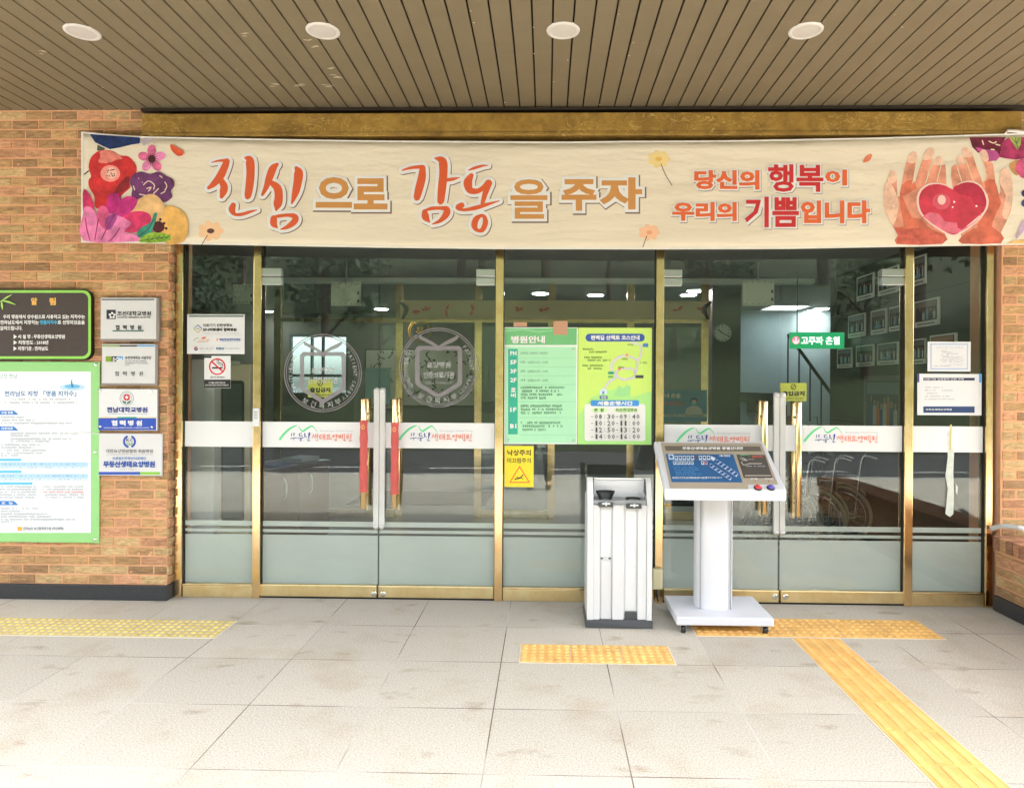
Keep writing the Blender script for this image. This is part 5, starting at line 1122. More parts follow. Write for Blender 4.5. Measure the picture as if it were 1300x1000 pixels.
def room(pts, c): p.poly(pts, c)
for k in range(9):
    x = 232+38*k; room([(x, 215), (x+30, 215), (x+34, 256), (x+4, 256)], lb if k != 5 else ink(120, 96, 100)); room([(x+5, 222), (x+25, 222), (x+27, 244), (x+8, 244)], ink(70, 84, 120) if k % 3 else ink(60, 120, 150))
room([(172, 202), (222, 202), (230, 252), (180, 252)], lb); room([(182, 212), (212, 212), (218, 240), (190, 240)], ink(60, 110, 170))
for k in range(10):
    x = 216+33*k; 
    if k in (6, 7): continue
    room([(x, 268), (x+27, 268), (x+33, 300), (x+6, 300)], lb if k != 9 else pk); room([(x+6, 274), (x+22, 274), (x+25, 290), (x+9, 290)], ink(60, 76, 110))
room([(575, 220), (620, 240), (600, 268), (575, 250)], lb)
def diag(x0, y0, n_, dx, dy, wx, wy):
    for k in range(n_):
        x, y = x0+dx*k, y0+dy*k
        room([(x, y), (x+dx*.9, y+dy*.9), (x+dx*.9+wx, y+dy*.9+wy), (x+wx, y+wy)], lb); room([(x+6, y+6), (x+dx*.75+3, y+dy*.75+4), (x+dx*.75+wx-4, y+dy*.75+wy-6), (x+wx-2, y+wy-4)], ink(30, 84, 150))
diag(632, 250, 6, 34, 23, -18, 32); diag(572, 290, 6, 34, 23, -16, 26)
for k in range(6): p.micro(216+6*k, 318+16*k, 430+22*(k % 3)+30*(k > 3), 11, ink(96, 160, 216))
p.text('본 병원은 국가지정 암관리병원으로 환자와 보호자를 위해 최선을 다합니다', 212, 420, 680, 434, WH, .01, 1); p.micro(216, 440, 560, 8, ink(110, 170, 220))
p.line([(845, 232, 4), (870, 214, 7), (885, 222, 4), (905, 212, 5), (940, 226, 3)], 5, ink(96, 200, 140)); p.text('생태요양병원', 960, 222, 1062, 240, ink(230, 110, 90), .02, 1)
p.micro(920, 252, 985, 9, lb)
for q in ([(850, 250), (880, 246), (905, 262)], [(870, 262), (915, 268)], [(862, 280), (880, 310), (930, 300)], [(930, 298), (1050, 298)]): p.line(q, 6, ink(214, 208, 200))
p.micro(905, 318, 1105, 9, lb); p.rect(895, 408, 1140, 416, ink(200, 190, 176)); p.text('안전한 진료를', 945, 434, 1010, 450, WH, .02, 1); p.text('위하여 호출', 1080, 434, 1155, 450, WH, .02, 1)
p.disc(992, 464, 5, ink(190, 60, 50), n=10); p.disc(1118, 466, 5, ink(50, 50, 60), n=10)
p.build('print', bd)
def pbut(px, py, c):
    P0 = Print(A, nv, base=0).frame(825, 550, .13462).map(px, py)
    m = MB(); m.lathe(P0, nv, [(.026, .0), (.026, .006), (.021, .009)], M_BLACK, 24); o = m.build('push_button', bd)
    m = MB(); m.lathe(P0+nv*.009, nv, [(.019, 0), (.018, .006), (.014, .009), (.0001, .0105)], c, 24); m.build('button_cap', o) if False else m.build('push_button_cap', bd)
pbut(1018, 516, mat('red_cap', rgb(226, 60, 70), .3)); pbut(1140, 516, mat('violet_cap', rgb(100, 90, 190), .3))
# ================================================================== inside: vestibule and lobby
IY = 3.2; CZ = 2.93; BY = 7.4
M_IW = mat('lobby_wall', rgb(108, 108, 102), .7, 0, .06); M_DW = mat('dark_tile_wall', rgb(58, 57, 52), .45, 0, .22, 3, .1, 40); M_IC = mat('lobby_ceiling', rgb(130, 132, 128), .8)
m = MB(); m.add([(-7, .07, .004), (7, .07, .004), (7, BY, .004), (-7, BY, .004)], [(0, 1, 2, 3)], mat('lobby_floor', rgb(176, 178, 174), .25, 0, .08, 2)); struct(m, 'lobby_floor')
m = MB(); m.box((-7, .07, CZ), (7, BY+.2, CZ+.1), M_IC); m.box((-7, .9, CZ-.05), (7, 1.15, CZ-.001), M_IC); struct(m, 'lobby_ceiling')
m = MB(); m.box((-7, .021, ZG+.13), (7, .07, CZ+.3), M_IW); m.box((-6.9, .26, .002), (XL-.05, .3, CZ), M_IW); m.box((XR+.1, .31, .002), (6.9, .35, CZ), M_IW); struct(m, 'inner_front_wall')
m = MB(); m.box((-7.1, .3, 0), (-7, BY, CZ), M_IW); struct(m, 'lobby_left_wall')
m = MB(); m.box((7, .3, 0), (7.1, BY, CZ), M_IW); struct(m, 'lobby_right_wall')
RX = 3.40
m = MB(); m.box((RX, .07, .005), (RX+.12, IY-.1, CZ-.001), M_DW); 
for z in (.62, 1.24, 1.86, 2.48): m.box((RX-.0015, .07, z), (RX-.0005, IY-.1, z+.006), M_DARK)
struct(m, 'photo_wall')
# back wall with a window
wa, wb = at(368, 424, BY), at(442, 502, BY)
m = MB(); 
for a, b in (((-7, BY, 0), (wa.x, BY+.15, CZ)), ((wb.x, BY, 0), (7, BY+.15, CZ)), ((wa.x, BY, 0), (wb.x, BY+.15, wb.z)), ((wa.x, BY, wa.z), (wb.x, BY+.15, CZ))): m.box(a, b, M_IW)
struct(m, 'lobby_back_wall')
t = thing('window', 'bright window in the far lobby wall, seen through the left doors', 'window', ((wa.x+wb.x)/2, BY, wb.z)); t['kind'] = 'thing'
M_ALU = mat('grey_window_frame', rgb(70, 84, 92), .4, .2)
m = MB(); W = wb.x-wa.x; H = wa.z-wb.z
for u in (0, .36, .55, .965): m.box((wa.x+W*u, BY-.02, wb.z), (wa.x+W*u+W*.035, BY+.06, wa.z), M_ALU)
for v in (0, .30, .955): m.box((wa.x+.001, BY-.025, wb.z+H*v), (wb.x-.001, BY+.05, wb.z+H*v+H*.045), M_ALU)
m.build('frame', t); m = MB(); m.box((wa.x+.02, BY+.02, wb.z+.02), (wb.x-.02, BY+.03, wa.z-.02), mat_glass('tinted_window', (.66, .72, .71))); m.build('pane', t)
# inner door screen
t = thing('inner_door_screen', 'inner glass door screen with slim gold posts, behind the entrance doors', 'door frame', (0, IY, 0))
xs = [X(v, IY, 500) for v in (353, 507, 607, 700, 800, 894)]; zi = Z(410, IY, 690)
for x in xs: m = MB(); m.box((x-.045, IY-.03, .005), (x+.045, IY+.03, CZ-.052), M_GOLDP, .003); m.build('post', t)
m = MB(); m.box((xs[0]-.05, IY-.035, zi), (xs[-1]+.05, IY-.031, zi+.05), M_GOLDP); m.build('head', t)
for i in (0, 2, 4):
    m = MB(); m.box((xs[i]+.046, IY-.02, .006), (xs[i+1]-.046, IY+.02, .1), M_GOLD); m.build('bottom_rail', t)
    m = MB(); m.box((xs[i]+.046, IY-.004, .101), (xs[i+1]-.046, IY+.004, CZ-.06), M_GLASS2); m.build('pane', t)
m = MB(); m.box((X(340, IY), IY-.09, CZ-.06), (X(1030, IY), IY+.04, CZ-.001), mat('pale_beam', rgb(206, 214, 206), .6)); m.build('beam', t)
# inner banner
t = thing('indoor_banner', 'faded cream banner with reddish leaf pattern hung over the inner doors', 'banner', at(700, 395, IY-.1))
m = MB(); a, b = at(508, 381, IY-.1), at(902, 406, IY-.1); m.box((a.x, IY-.102, b.z), (b.x, IY-.1, a.z), mat('faded_banner', rgb(196, 182, 140), .8, 0, .1)); m.build('cloth', t)
p = Print((0, IY-.102, 0), base=.003); r = random.Random(4); lf = ink(186, 86, 60, .2)
for cx in (528, 540, 566, 600, 660, 690, 860, 890):
    for k in range(3):
        a_ = r.uniform(0, 6.28); L_ = r.uniform(5, 9); p.line([(cx, 394, 1), (cx+L_*.5*math.cos(a_), 394+L_*.5*math.sin(a_), 3.4), (cx+L_*math.cos(a_), 394+min(9, max(-9, L_*math.sin(a_))), .6)], 2, lf, 3)
p.line([(508, 384, 3), (516, 392, 6), (512, 404, 3)], 3, ink(34, 34, 30)); p.line([(902, 384, 3), (894, 392, 6), (898, 404, 3)], 3, ink(34, 34, 30))
p.build('leaf_pattern', t)
# left: white cabinet, beige machine with window, brown counter
MWC = mat('white_cabinet_paint', (.86, .86, .84, 1), .4)
t = thing('white_cabinet', 'tall narrow white cabinet inside, behind the no-smoking notice', 'cabinet', (X(257, .55), .8, 0))
m = MB(); a, b = at(243, 456, .5), at(272, 456, .5); m.box((a.x, .5, .08), (b.x, 1.0, a.z), MWC, .006); m.build('body', t)
m = MB(); m.box((a.x+.01, .52, .005), (b.x-.01, .98, .079), M_DGREY); m.build('base', t)
t = thing('measuring_booth', 'beige booth with a tall black-framed window and name sign, inside the left panel', 'booth', (X(305, .7), 1, 0))
a, b = at(272.5, 440, .62), at(318, 440, .62); MBG = mat('beige_laminate', rgb(196, 186, 160), .5)
m = MB(); m.box((a.x, .62, .006), (b.x, .8, at(300, 462, .62).z), MBG, .01); m.build('body', t)
p = Print((0, .62, 0), base=.006); p.rrect(281, 483, 310.5, 661, 4, M_BLACK); p.build('window_frame', t)
p = Print((0, .62, 0), base=.012); p.rrect(284, 487, 307.5, 657, 3, mat('smoked_window', (.08, .1, .1, 1), .1, 0, .3, 4)); p.build('window_pane', t)
p = Print((0, .62, 0), base=.002); p.rect(283, 573, 309, 588, ink(60, 62, 74)); p.rect(284, 574, 308, 587, ink(206, 204, 196)); 
for k, ch in enumerate('병원'): p.text(ch, 286.5+9*k, 577, 293+9*k, 584, ink(50, 54, 80), .03, 1)
p.build('name_sign', t)
t = thing('counter', 'brown wooden counter with silver bow handles, inside the leftmost door', 'counter', (X(375, 1.2), 1.3, 0))
c0 = Vector((X(331, .95, 600), .95, 0)); c1 = Vector((X(417, 1.95, 585), 1.95, 0)); ux = (c1-c0).normalized(); uy = Vector((-ux.y, ux.x, 0)); hh = EYE-(601-488)*(.95-CAMY)/F
def obx(mb, u0, u1, v0, v1, z0, z1, mt):
    P_ = [c0+ux*u0+uy*v0, c0+ux*u1+uy*v0, c0+ux*u1+uy*v1, c0+ux*u0+uy*v1]
    mb.prism([(q.x, q.y, z0) for q in P_], (0, 0, z1-z0), mt)
LW = (c1-c0).length; MW = mat('brown_wood', rgb(92, 68, 50), .45, 0, .18, 5, 0, 60, .5, 0, (1, 1, 8))
m = MB(); obx(m, 0, LW, .0, .5, .06, hh-.03, MW); m.build('cabinet_body', t)
m = MB(); obx(m, -.02, LW+.02, -.02, .52, hh-.029, hh, mat('counter_top', rgb(84, 66, 54), .3)); m.build('top', t)
for i in range(2):
    m = MB(); u0, u1 = LW*(i*.5)+.01, LW*(i*.5+.5)-.01; obx(m, u0, u1, -.016, -.001, .08, hh-.05, MW); d = m.build('cabinet_door', t)
    uc = u0+(u1-u0)*(.55 if i == 0 else .3); g = [c0+ux*uc+uy*y_+Vector((0, 0, z_)) for y_, z_ in ((-.016, hh-.10), (-.05, hh-.13), (-.058, hh-.2), (-.05, hh-.27), (-.016, hh-.3))]
    m = MB(); m.tube(cat_rom([tuple(v) for v in g], False, 4), .009, M_STEEL, 8); m.build('handle', d)
for k, (u, lb, cc) in enumerate(((.25, 'open folder of blue papers lying on the brown counter', (70, 96, 150)), (.7, 'pale paper stack on the far end of the brown counter', (190, 196, 196)))):
    m = MB(); obx(m, u, u+.3, .08, .32, hh+.001, hh+.02+.02*k, ink(*cc)); tag(m.build('paper_stack', None, c0+ux*u+Vector((0, 0, hh))), lb, 'papers')
# floor mat
m = MB(); a, b = flr(440, 641), flr(600, 625); m.box((a.x, a.y, .0055), (b.x+.3, b.y, .016), mat('dark_mat', (.03, .032, .034, 1), .95, 0, .3, 80, .4, 200)); tag(m.build('floor_mat', None, a), 'dark rubber floor mat on the lobby floor beyond the left doors', 'mat')
# pale square panels on hangers
for (x0, y0, x1, y1, lb) in ((420, 358, 457.5, 388, 'pale square plate hanging inside above the left doors, dotted along its rim'), (943, 356, 983, 388, 'pale square plate hanging inside above the right doors, dotted along its rim'), (295, 361, 322, 385.5, 'small pale plate hanging inside near the top of the panel beside the brick wall')):
    c = at((x0+x1)/2, y0, 2.0); t = thing('hanging_plate', lb, 'hanging panel', c, 'pale plates hanging inside')
    m = MB(); fbox(m, x0, y0, x1, y1, 2.0, .04, mat('pale_plate', rgb(196, 206, 186), .6, 0, .08), .004); m.build('plate', t)
    m = MB(); m.tube([(c.x, 2.02, c.z-.001), (c.x, 2.02, CZ)], .012, M_STEEL, 8); m.build('rod', t)
    p = Print((0, 2.0, 0))
    for k in range(5):
        p.disc(x0+4+(x1-x0-8)*k/4, y0+2.5, .7, M_DGREY, n=8); p.disc(x0+4+(x1-x0-8)*k/4, y1-2.5, .7, M_DGREY, n=8)
    p.rect(x1-4, y0+12, x1-1.5, y0+16, M_DGREY); p.rect(x1-4, y0+22, x1-1.5, y0+26, M_DGREY); p.build('rim_dots', t)
# lamps in the lobby ceiling
ML = mat('lamp_glow', (1, .98, .95, 1), .5, 0, 0, 1, 0, 60, .5, 0, (1, 1, 1), 8)
LL = ['lit lobby ceiling light seen through the emblem of the left doors', 'lit lobby ceiling light seen over the mint green board', 'lit lobby ceiling light seen over the lime green board', 'lit lobby ceiling light just left of the wall clock, upper one of two', 'lit lobby ceiling light just left of the wall clock, lower one of two', 'lit lobby ceiling light above the green hanging sign, right one of two', 'lit lobby ceiling light above the green hanging sign, left one of two', 'lit lobby ceiling light seen between the two leaves of the left doors']
for k, (px, py) in enumerate(((410, 413), (686, 371), (756, 373), (883, 367.5), (874, 373), (1043, 390.5), (1034, 393), (484, 391))):
    c = flr(px, py, CZ); c.y = min(c.y, 6.9); t = thing('lobby_light', LL[k], 'ceiling light', c, 'round lobby ceiling lights')
    m = MB(); m.lathe((c.x, c.y, CZ-.001), (0, 0, -1), [(.14, 0), (.14, .018), (.115, .02)], M_WHITE, 24); m.build('ring', t)
    m = MB(); m.lathe((c.x, c.y, CZ-.022), (0, 0, -1), [(.112, 0), (.1, .006), (.0001, .008)], ML, 24); m.build('lamp', t)
# far wall: pictures and gold emblem
def fpic(label, x0, y0, x1, y1, yy, face, cat='picture', fr=None, group='pictures in the lobby'):
    t = thing('framed_picture', label, cat, at((x0+x1)/2, (y0+y1)/2, yy), group)
    m = MB(); fbox(m, x0, y0, x1, y1, yy-.03, .028, fr or ink(60, 52, 46), .004); m.build('picture_frame', t)
    m = MB(); fbox(m, x0+1.5, y0+1.5, x1-1.5, y1-1.5, yy-.034, .003, face); m.build('picture_sheet', t); return t
def inkart(t, x0, y0, x1, y1, yy, seed, n=26):
    p = Print((0, yy-.034, 0), base=.002); r = random.Random(seed); kk = ink(50, 50, 46, .3)
    for i in range(n):
        x, y = r.uniform(x0+4, x1-4), r.uniform(y0+4, y1-4); a_ = r.uniform(-2.6, -.5); L_ = r.uniform(3, 9)
        p.line([(x, y, 1.6), (x+L_*.5*math.cos(a_)+r.uniform(-2, 2), y+L_*.5*math.sin(a_), 1), (x+L_*math.cos(a_), y+L_*math.sin(a_), .5)], 1, kk, 3)
        if i % 2: p.disc(x+L_*math.cos(a_), min(y1-4, max(y0+4, y+L_*math.sin(a_))), r.uniform(.8, 2.2), kk, r.uniform(.6, 1.4), n=8)
    p.build('brushwork', t)
t = fpic('long ink painting of bare trees on the far lobby wall, behind the right emblem', 508, 443, 612, 516, BY, ink(176, 178, 160, .15)); inkart(t, 508, 443, 612, 516, BY, 3, 60)
t = fpic('ink painting of bare branches on the far lobby wall, between the left door leaves', 463, 443, 505, 520, BY, ink(176, 174, 156, .15)); inkart(t, 463, 443, 505, 520, BY, 5)
t = fpic('tall ink painting with a dark pine on the far lobby wall, below the clock', 903, 443, 943, 540, BY, ink(150, 152, 142, .15)); inkart(t, 903, 455, 943, 535, BY, 8, 50)
t = thing('gold_emblem', 'round gold emblem with shield on the lobby wall, above the right etched emblem', 'emblem', at(533, 420, BY-.02), None)
p = Print((0, BY-.02, 0)); MGE = mat('gold_leaf', rgb(236, 190, 84), .25, 1, .2, 9)
p.ring(533, 420, 14, 15, MGE, 40); p.ring(533, 420, 11.6, 12.4, MGE, 40); p.poly([(526, 413), (541, 413), (541, 423), (533.5, 428), (526, 423)], M_BLACK); p.poly([(532, 411), (526, 406), (521, 405), (526, 411)], MGE); p.poly([(534, 411), (541, 406), (546, 405), (541, 411)], MGE)
p.rect(530, 415, 532.6, 419, MGE); p.rect(534, 415, 536.6, 419, MGE); p.rect(528, 420, 540, 422.5, MGE); p.build('relief', t)
t = thing('blue_poster', 'pale turquoise poster on the inner glass behind the right leaf of the left doors', 'poster', at(478, 488, IY-.02)); m = MB(); fbox(m, 463.5, 467, 495, 512, IY-.03, .002, ink(150, 196, 200)); m.build('sheet', t)
# mask poster
t = thing('mask_poster', 'blue poster with a drawn person in a mask, behind the information stand', 'poster', at(868, 515, IY-.04)); m = MB(); fbox(m, 841, 495, 897.5, 535, IY-.05, .002, ink(86, 140, 164)); m.build('sheet', t)
p = Print((0, IY-.05, 0)); p.disc(881, 509, 4.4, ink(44, 52, 60)); p.disc(881, 510.5, 3.2, ink(214, 180, 160)); p.rect(878.4, 511, 883.6, 514, ink(110, 190, 200)); p.poly([(869, 527), (872, 518), (878, 515), (884, 515), (890, 518), (893, 527)], ink(206, 206, 196))
p.text('내 손을', 844, 499, 864, 505, ink(226, 220, 190), .03, 1); p.text('마스크 필수', 844, 509, 868, 515, ink(206, 110, 80), .04, 1); p.rect(841, 525.5, 897.5, 529, ink(190, 200, 190)); p.micro(844, 526.2, 895, 2, ink(70, 90, 100)); p.build('print', t)
# pillar with clock
m = MB(); a, b = at(905, 300, IY+.6), at(941, 300, IY+.6); m.box((a.x, IY+.6, .005), (b.x, IY+1.0, CZ-.001), mat('dark_pillar', rgb(74, 72, 70), .5, 0, .1)); tag(m.build('pillar', None, (a.x, IY+.8, 0)), 'dark square lobby pillar carrying the round wall clock', 'pillar')
c = at(917, 423, IY+.6); t = thing('wall_clock', 'round white wall clock with dark rim on the lobby pillar', 'clock', c)
rc = 12*(IY+.6-CAMY)/F
m = MB(); m.lathe(c, (0, -1, 0), [(rc, 0), (rc, .03), (rc*.9, .035), (rc*.9, .024)], mat('clock_rim', (.12, .13, .13, 1), .3, .5), 36, True, False); m.build('rim', t)
m = MB(); m.lathe(c, (0, -1, 0), [(rc*.9, .02), (.0001, .0202)], mat('clock_face', rgb(236, 238, 232), .4), 36); m.build('dial', t)
p = Print((0, IY+.6-.0215, 0), base=.001)
for k in range(12): a_ = math.radians(30*k); p.disc(917+8.8*math.cos(a_), 423+8.8*math.sin(a_), .7, M_BLACK, n=8)
p.build('hour_marks', t); p = Print((0, IY+.6-.0215, 0), base=.003); p.line([(917, 423), (911.5, 418)], 1.1, M_BLACK); p.build('hour_hand', t); p = Print((0, IY+.6-.0215, 0), base=.005); p.line([(917, 423), (926, 427)], .8, M_BLACK); p.build('minute_hand', t)
# stairs behind the right doors
sx0, sx1 = X(945, 5.6, 500), X(1052, 5.6, 500)
m = MB(); m.box((sx0, 6.6, .005), (sx1+1.2, 6.7, CZ-.001), mat('stair_wall', rgb(158, 178, 182), .7)); tag(m.build('stairwell_wall', None, (sx0, 6.6, 0)), 'pale blue-white stairwell wall behind the right doors', 'wall')
t = thing('staircase', 'dark staircase with sloping handrail behind the right doors', 'stairs', (sx0, 5.6, 0)); n = 9
m = MB()
for i in range(n): m.box((sx0+.15+(sx1-sx0+.3)*(n-1-i)/n, 5.2, .005+.17*i), (sx0+.15+(sx1-sx0+.3)*(n-i)/n+.02, 6.58, .17*(i+1)), mat('stair_stone', rgb(60, 64, 62), .5, 0, .15))
m.build('steps', t)
a, b = Vector((X(1000, 5.15), 5.15, Z(424, 5.15, 1000))), Vector((X(1085, 5.15), 5.15, Z(540, 5.15, 1000))); m = MB(); m.tube([a, b], .025, mat('rail_black', (.03, .03, .03, 1), .4)); 
for k in range(7): q = a.lerp(b, k/6); m.tube([q, q-Vector((0, 0, .85))], .012, MATS['rail_black'], 8)
m.build('handrail', t)
# glowing ceiling panel added to brighten the stairwell; no such fitting is visible
c = ((sx0+sx1)/2+.1, 6.0, CZ-.001); t = thing('stairwell_fill_panel', 'added square glow panel under the ceiling, brightening the staircase', 'ceiling light', c)
m = MB(); m.box((c[0]-.3, 5.7, CZ-.03), (c[0]+.3, 6.3, CZ-.002), M_WHITE); m.build('housing', t); m = MB(); m.box((c[0]-.27, 5.73, CZ-.036), (c[0]+.27, 6.27, CZ-.031), mat('panel_glow', (.85, .97, 1, 1), .5, 0, 0, 1, 0, 60, .5, 0, (1, 1, 1), .7)); m.build('lamp', t)
# green hanging sign
yy = 2.6; t = thing('hanging_sign', 'green hanging department sign with pink round icon, behind the right doors', 'sign', at(1027, 432, yy)); m = MB(); fbox(m, 1003, 421.8, 1072, 442.5, yy, .03, mat('green_sign', rgb(40, 190, 120), .4, 0, .05, 4, 0, 60, .5, 0, (1, 1, 1), .08), .004); m.build('panel', t)
WG = mat('sign_glow_white', (.85, .85, .85, 1), .5, 0, 0, 3, 0, 60, .5, 0, (1, 1, 1), .22)
p = Print((0, yy, 0)); p.disc(1010.5, 432, 5, mat('sign_glow_pink', rgb(226, 110, 130), .5, 0, 0, 3, 0, 60, .5, 0, (1, 1, 1), .2)); p.line([(1010.5, 428.5), (1010.5, 435)], 1, WG); p.line([(1007.5, 432), (1008.5, 435), (1010.5, 435.6), (1012.5, 435), (1013.5, 432)], .9, WG); p.text('고주파 온열', 1017, 427, 1066, 437.5, WG, .03, 1); p.build('lettering', t)
for px in (1012, 1060): m = MB(); q = at(px, 422, yy+.015); m.tube([q, (q.x, q.y, CZ)], .006, M_BLACK, 6); m.build('hanger', t)
# potted plant
c = Vector((X(1042, 2.9, 520), 2.9, .005)); t = thing('potted_plant', 'dark leafy pot plant inside, behind the right leaf of the right doors', 'plant', c); r = random.Random(11)
m = MB(); m.lathe(c, (0, 0, 1), [(.14, 0), (.19, .45), (.2, .5), (.17, .5), (.16, .44), (.0001, .44)], mat('pot_grey', (.25, .24, .23, 1), .6), 24); m.build('pot', t)
m = MB(); g = MB(); MLF = mat('leaf_dark', (.035, .07, .03, 1), .5, 0, .4, 12)
for k in range(26):
    a_ = r.uniform(0, 6.28); L_ = r.uniform(.35, .8); tip = c+Vector((math.cos(a_)*L_*.45, math.sin(a_)*L_*.45, .5+L_)); g.tube([c+Vector((0, 0, .44)), c+Vector((math.cos(a_)*.08, math.sin(a_)*.08, .5+L_*.5)), tip], .006, MLF, 5, False)
    d_ = Vector((math.cos(a_), math.sin(a_), r.uniform(-.5, .4))).normalized(); s_ = d_.cross(Vector((0, 0, 1))).normalized()*.06
    m.add([tip, tip+d_*.09+s_, tip+d_*.24, tip+d_*.09-s_], [(0, 1, 2, 3)], MLF)
g.build('stem', t); m.build('foliage', t)
# photographs on the right-hand wall (seen in steep perspective)
def wallat(px, py): d = ray(px, py); return O+d*((RX-.002-O.x)/d.x)
PH = [(1089, 1111, 349, 380, 0, 'farthest of three in the top row'), (1116, 1143, 340, 373, 0, 'middle one of three in the top row'), (1158, 1177, 325, 362, 0, 'nearest of three in the top row'),
      (1078, 1100, 399, 428, 1, 'farthest of four in the second row'), (1107, 1127, 393, 424, 1, 'second of four in the second row, after the farthest'), (1130, 1146, 389, 420, 1, 'third of four in the second row, beside the gold post'), (1162, 1194, 380, 414, 1, 'large nearest one of the second row'),
      (1064, 1083, 442, 467, 2, 'farthest of five in the third row, purple toned'), (1088, 1111, 438, 465, 2, 'second of five in the third row'), (1115, 1142, 435, 463, 2, 'third of five in the third row'), (1157, 1177, 430, 462, 2, 'fourth of five in the third row, right of the gold post'), (1182, 1216, 424, 458, 2, 'nearest of five in the third row, half behind the certificate')]
r = random.Random(21)
def wallpic(px0, px1, py0, py1, label, name, rim, tones):
    a, b = wallat(px0, (py0+py1)/2), wallat(px1, (py0+py1)/2); z1 = wallat((px0+px1)/2, py0).z; z0 = wallat((px0+px1)/2, py1).z
    y0, y1 = sorted((a.y, b.y)); t = thing(name, label, 'photo', (RX, (y0+y1)/2, z0), 'framed photos on the dark side wall')
    m = MB(); m.box((RX-.016, y0, z0), (RX-.002, y1, z1), rim, .002); m.build('photo_border', t)
    m = MB(); W_, H_ = y1-y0, z1-z0; m.box((RX-.0175, y0+W_*.07, z0+H_*.2), (RX-.0165, y1-W_*.07, z1-H_*.07), tones[0])
    def q(u0, u1, v0, v1, k, mt): m.add([(RX-.018-k*.0005, y0+W_*u0, z0+H_*v0), (RX-.018-k*.0005, y0+W_*u1, z0+H_*v0), (RX-.018-k*.0005, y0+W_*u1, z0+H_*v1), (RX-.018-k*.0005, y0+W_*u0, z0+H_*v1)], [(0, 1, 2, 3)], mt)
    n_ = r.randint(5, 9)
    q(.1, .9, .72, .9, 1, tones[1])
    for k in range(n_):
        u = .12+.7*k/n_; hgt = r.uniform(.48, .62); q(u, u+.09, .24, hgt, 2+k % 2, tones[2+k % 3]); q(u+.025, u+.065, hgt, hgt+.09, 2+k % 2, ink(176, 140, 120))
    if r.random() < .5: q(.3, .7, .26, .36, 5, tones[4])
    m.build('photo_print', t); m = MB(); m.box((RX-.0175, y0+W_*.15, z0+H_*.075), (RX-.0165, y1-W_*.15, z0+H_*.11), ink(60, 62, 60)); m.build('caption', t)
MRIM = mat('photo_border', rgb(236, 238, 232), .5)
for k, (a, b, c_, d_, row, lb) in enumerate(PH):
    bgc = [(44, 46, 44), (60, 56, 50), (40, 50, 44), (90, 96, 104), (64, 60, 56), (40, 44, 40), (70, 56, 44), (74, 60, 80), (44, 72, 56), (56, 72, 60), (40, 50, 44), (110, 70, 50)][k]
    wallpic(a, b, c_, d_, 'white-bordered wall photo, '+lb, 'wall_photo', MRIM, [ink(*bgc), ink(*[min(255, v+70) for v in bgc]), ink(206, 206, 204), ink(40, 42, 50), ink(120, 170, 190)])
wallpic(1098, 1148, 477, 560, 'large framed crowd photo lowest on the dark side wall, by the gold post', 'wall_photo', mat('silver_rim', rgb(120, 122, 122), .4), [ink(70, 80, 84), ink(120, 136, 144), ink(180, 176, 170), ink(60, 84, 120), ink(190, 110, 70)])


# ---- wheelchairs parked inside, behind the right doors
M_TYRE = mat('grey_tyre', rgb(176, 168, 150), .7); M_TUBE = mat('steel_tube', (.5, .5, .52, 1), .25, 1); M_SEAT = mat('black_nylon', (.02, .02, .023, 1), .8)
def wheelchair():
    t = bpy.data.objects.new('wheelchair', None); C.objects.link(t)
    def ringm(mb, c, R_, r_, mt, seg=40):
        pts = [(c[0]+R_*math.cos(2*math.pi*k/seg), c[1], c[2]+R_*math.sin(2*math.pi*k/seg)) for k in range(seg+1)]; mb.tube(pts, r_, mt, 8, False)
    for y in (-.14, .14):
        m = MB(); ringm(m, (0, y, .30), .285, .016, M_TYRE); wh = m.build('wheel', t)
        m = MB(); ringm(m, (0, y+.03*(1 if y > 0 else -1), .30), .24, .008, M_TUBE); m.build('push_rim', wh)
        m = MB()
        for k in range(16): a_ = 2*math.pi*k/16; m.tube([(0, y, .30), (.275*math.cos(a_), y, .30+.275*math.sin(a_))], .0025, M_TUBE, 5, False)
        m.lathe((0, y-.025, .30), (0, 1, 0), [(.03, 0), (.03, .05)], M_TUBE, 12); m.build('spokes', wh)
        m = MB(); ringm(m, (.38, y, .085), .07, .014, M_TYRE, 20); m.tube([(.38, y, .085), (.38, y, .2), (.3, y, .26)], .011, M_TUBE, 8); m.build('caster', t)
        m = MB(); m.tube(cat_rom([(-.34, y, .9), (-.24, y, .92), (-.19, y, .86), (-.15, y, .5), (-.13, y, .28)], False, 4), .012, M_TUBE, 8)
        m.tube(cat_rom([(-.17, y, .68), (.14, y, .68), (.2, y, .62), (.2, y, .48), (.34, y, .46), (.42, y, .3), (.5, y, .12)], False, 4), .012, M_TUBE, 8); m.tube([(-.14, y, .28), (.36, y, .26)], .011, M_TUBE, 8); m.build('frame', t)
        m = MB(); m.box((.42, min(y, y*.2), .10), (.56, max(y, y*.2), .115), M_BLACK); m.build('footrest', t)
    m = MB(); m.add([(-.16, -.13, .5), (.2, -.13, .48), (.2, 0, .40), (-.16, 0, .42), (.2, .13, .48), (-.16, .13, .5)], [(0, 1, 2, 3), (3, 2, 4, 5)], M_SEAT); m.build('seat', t)
    m = MB(); m.add([(-.155, -.13, .52), (-.185, -.13, .86), (-.20, 0, .85), (-.17, 0, .51), (-.185, .13, .86), (-.155, .13, .52)], [(0, 1, 2, 3), (3, 2, 4, 5)], M_SEAT); m.build('backrest', t); return t
WLB = ['folded wheelchair behind the right doors, leftmost of three', 'folded wheelchair behind the right doors, middle of three', 'folded wheelchair behind the right doors, rightmost of three']
w0 = None
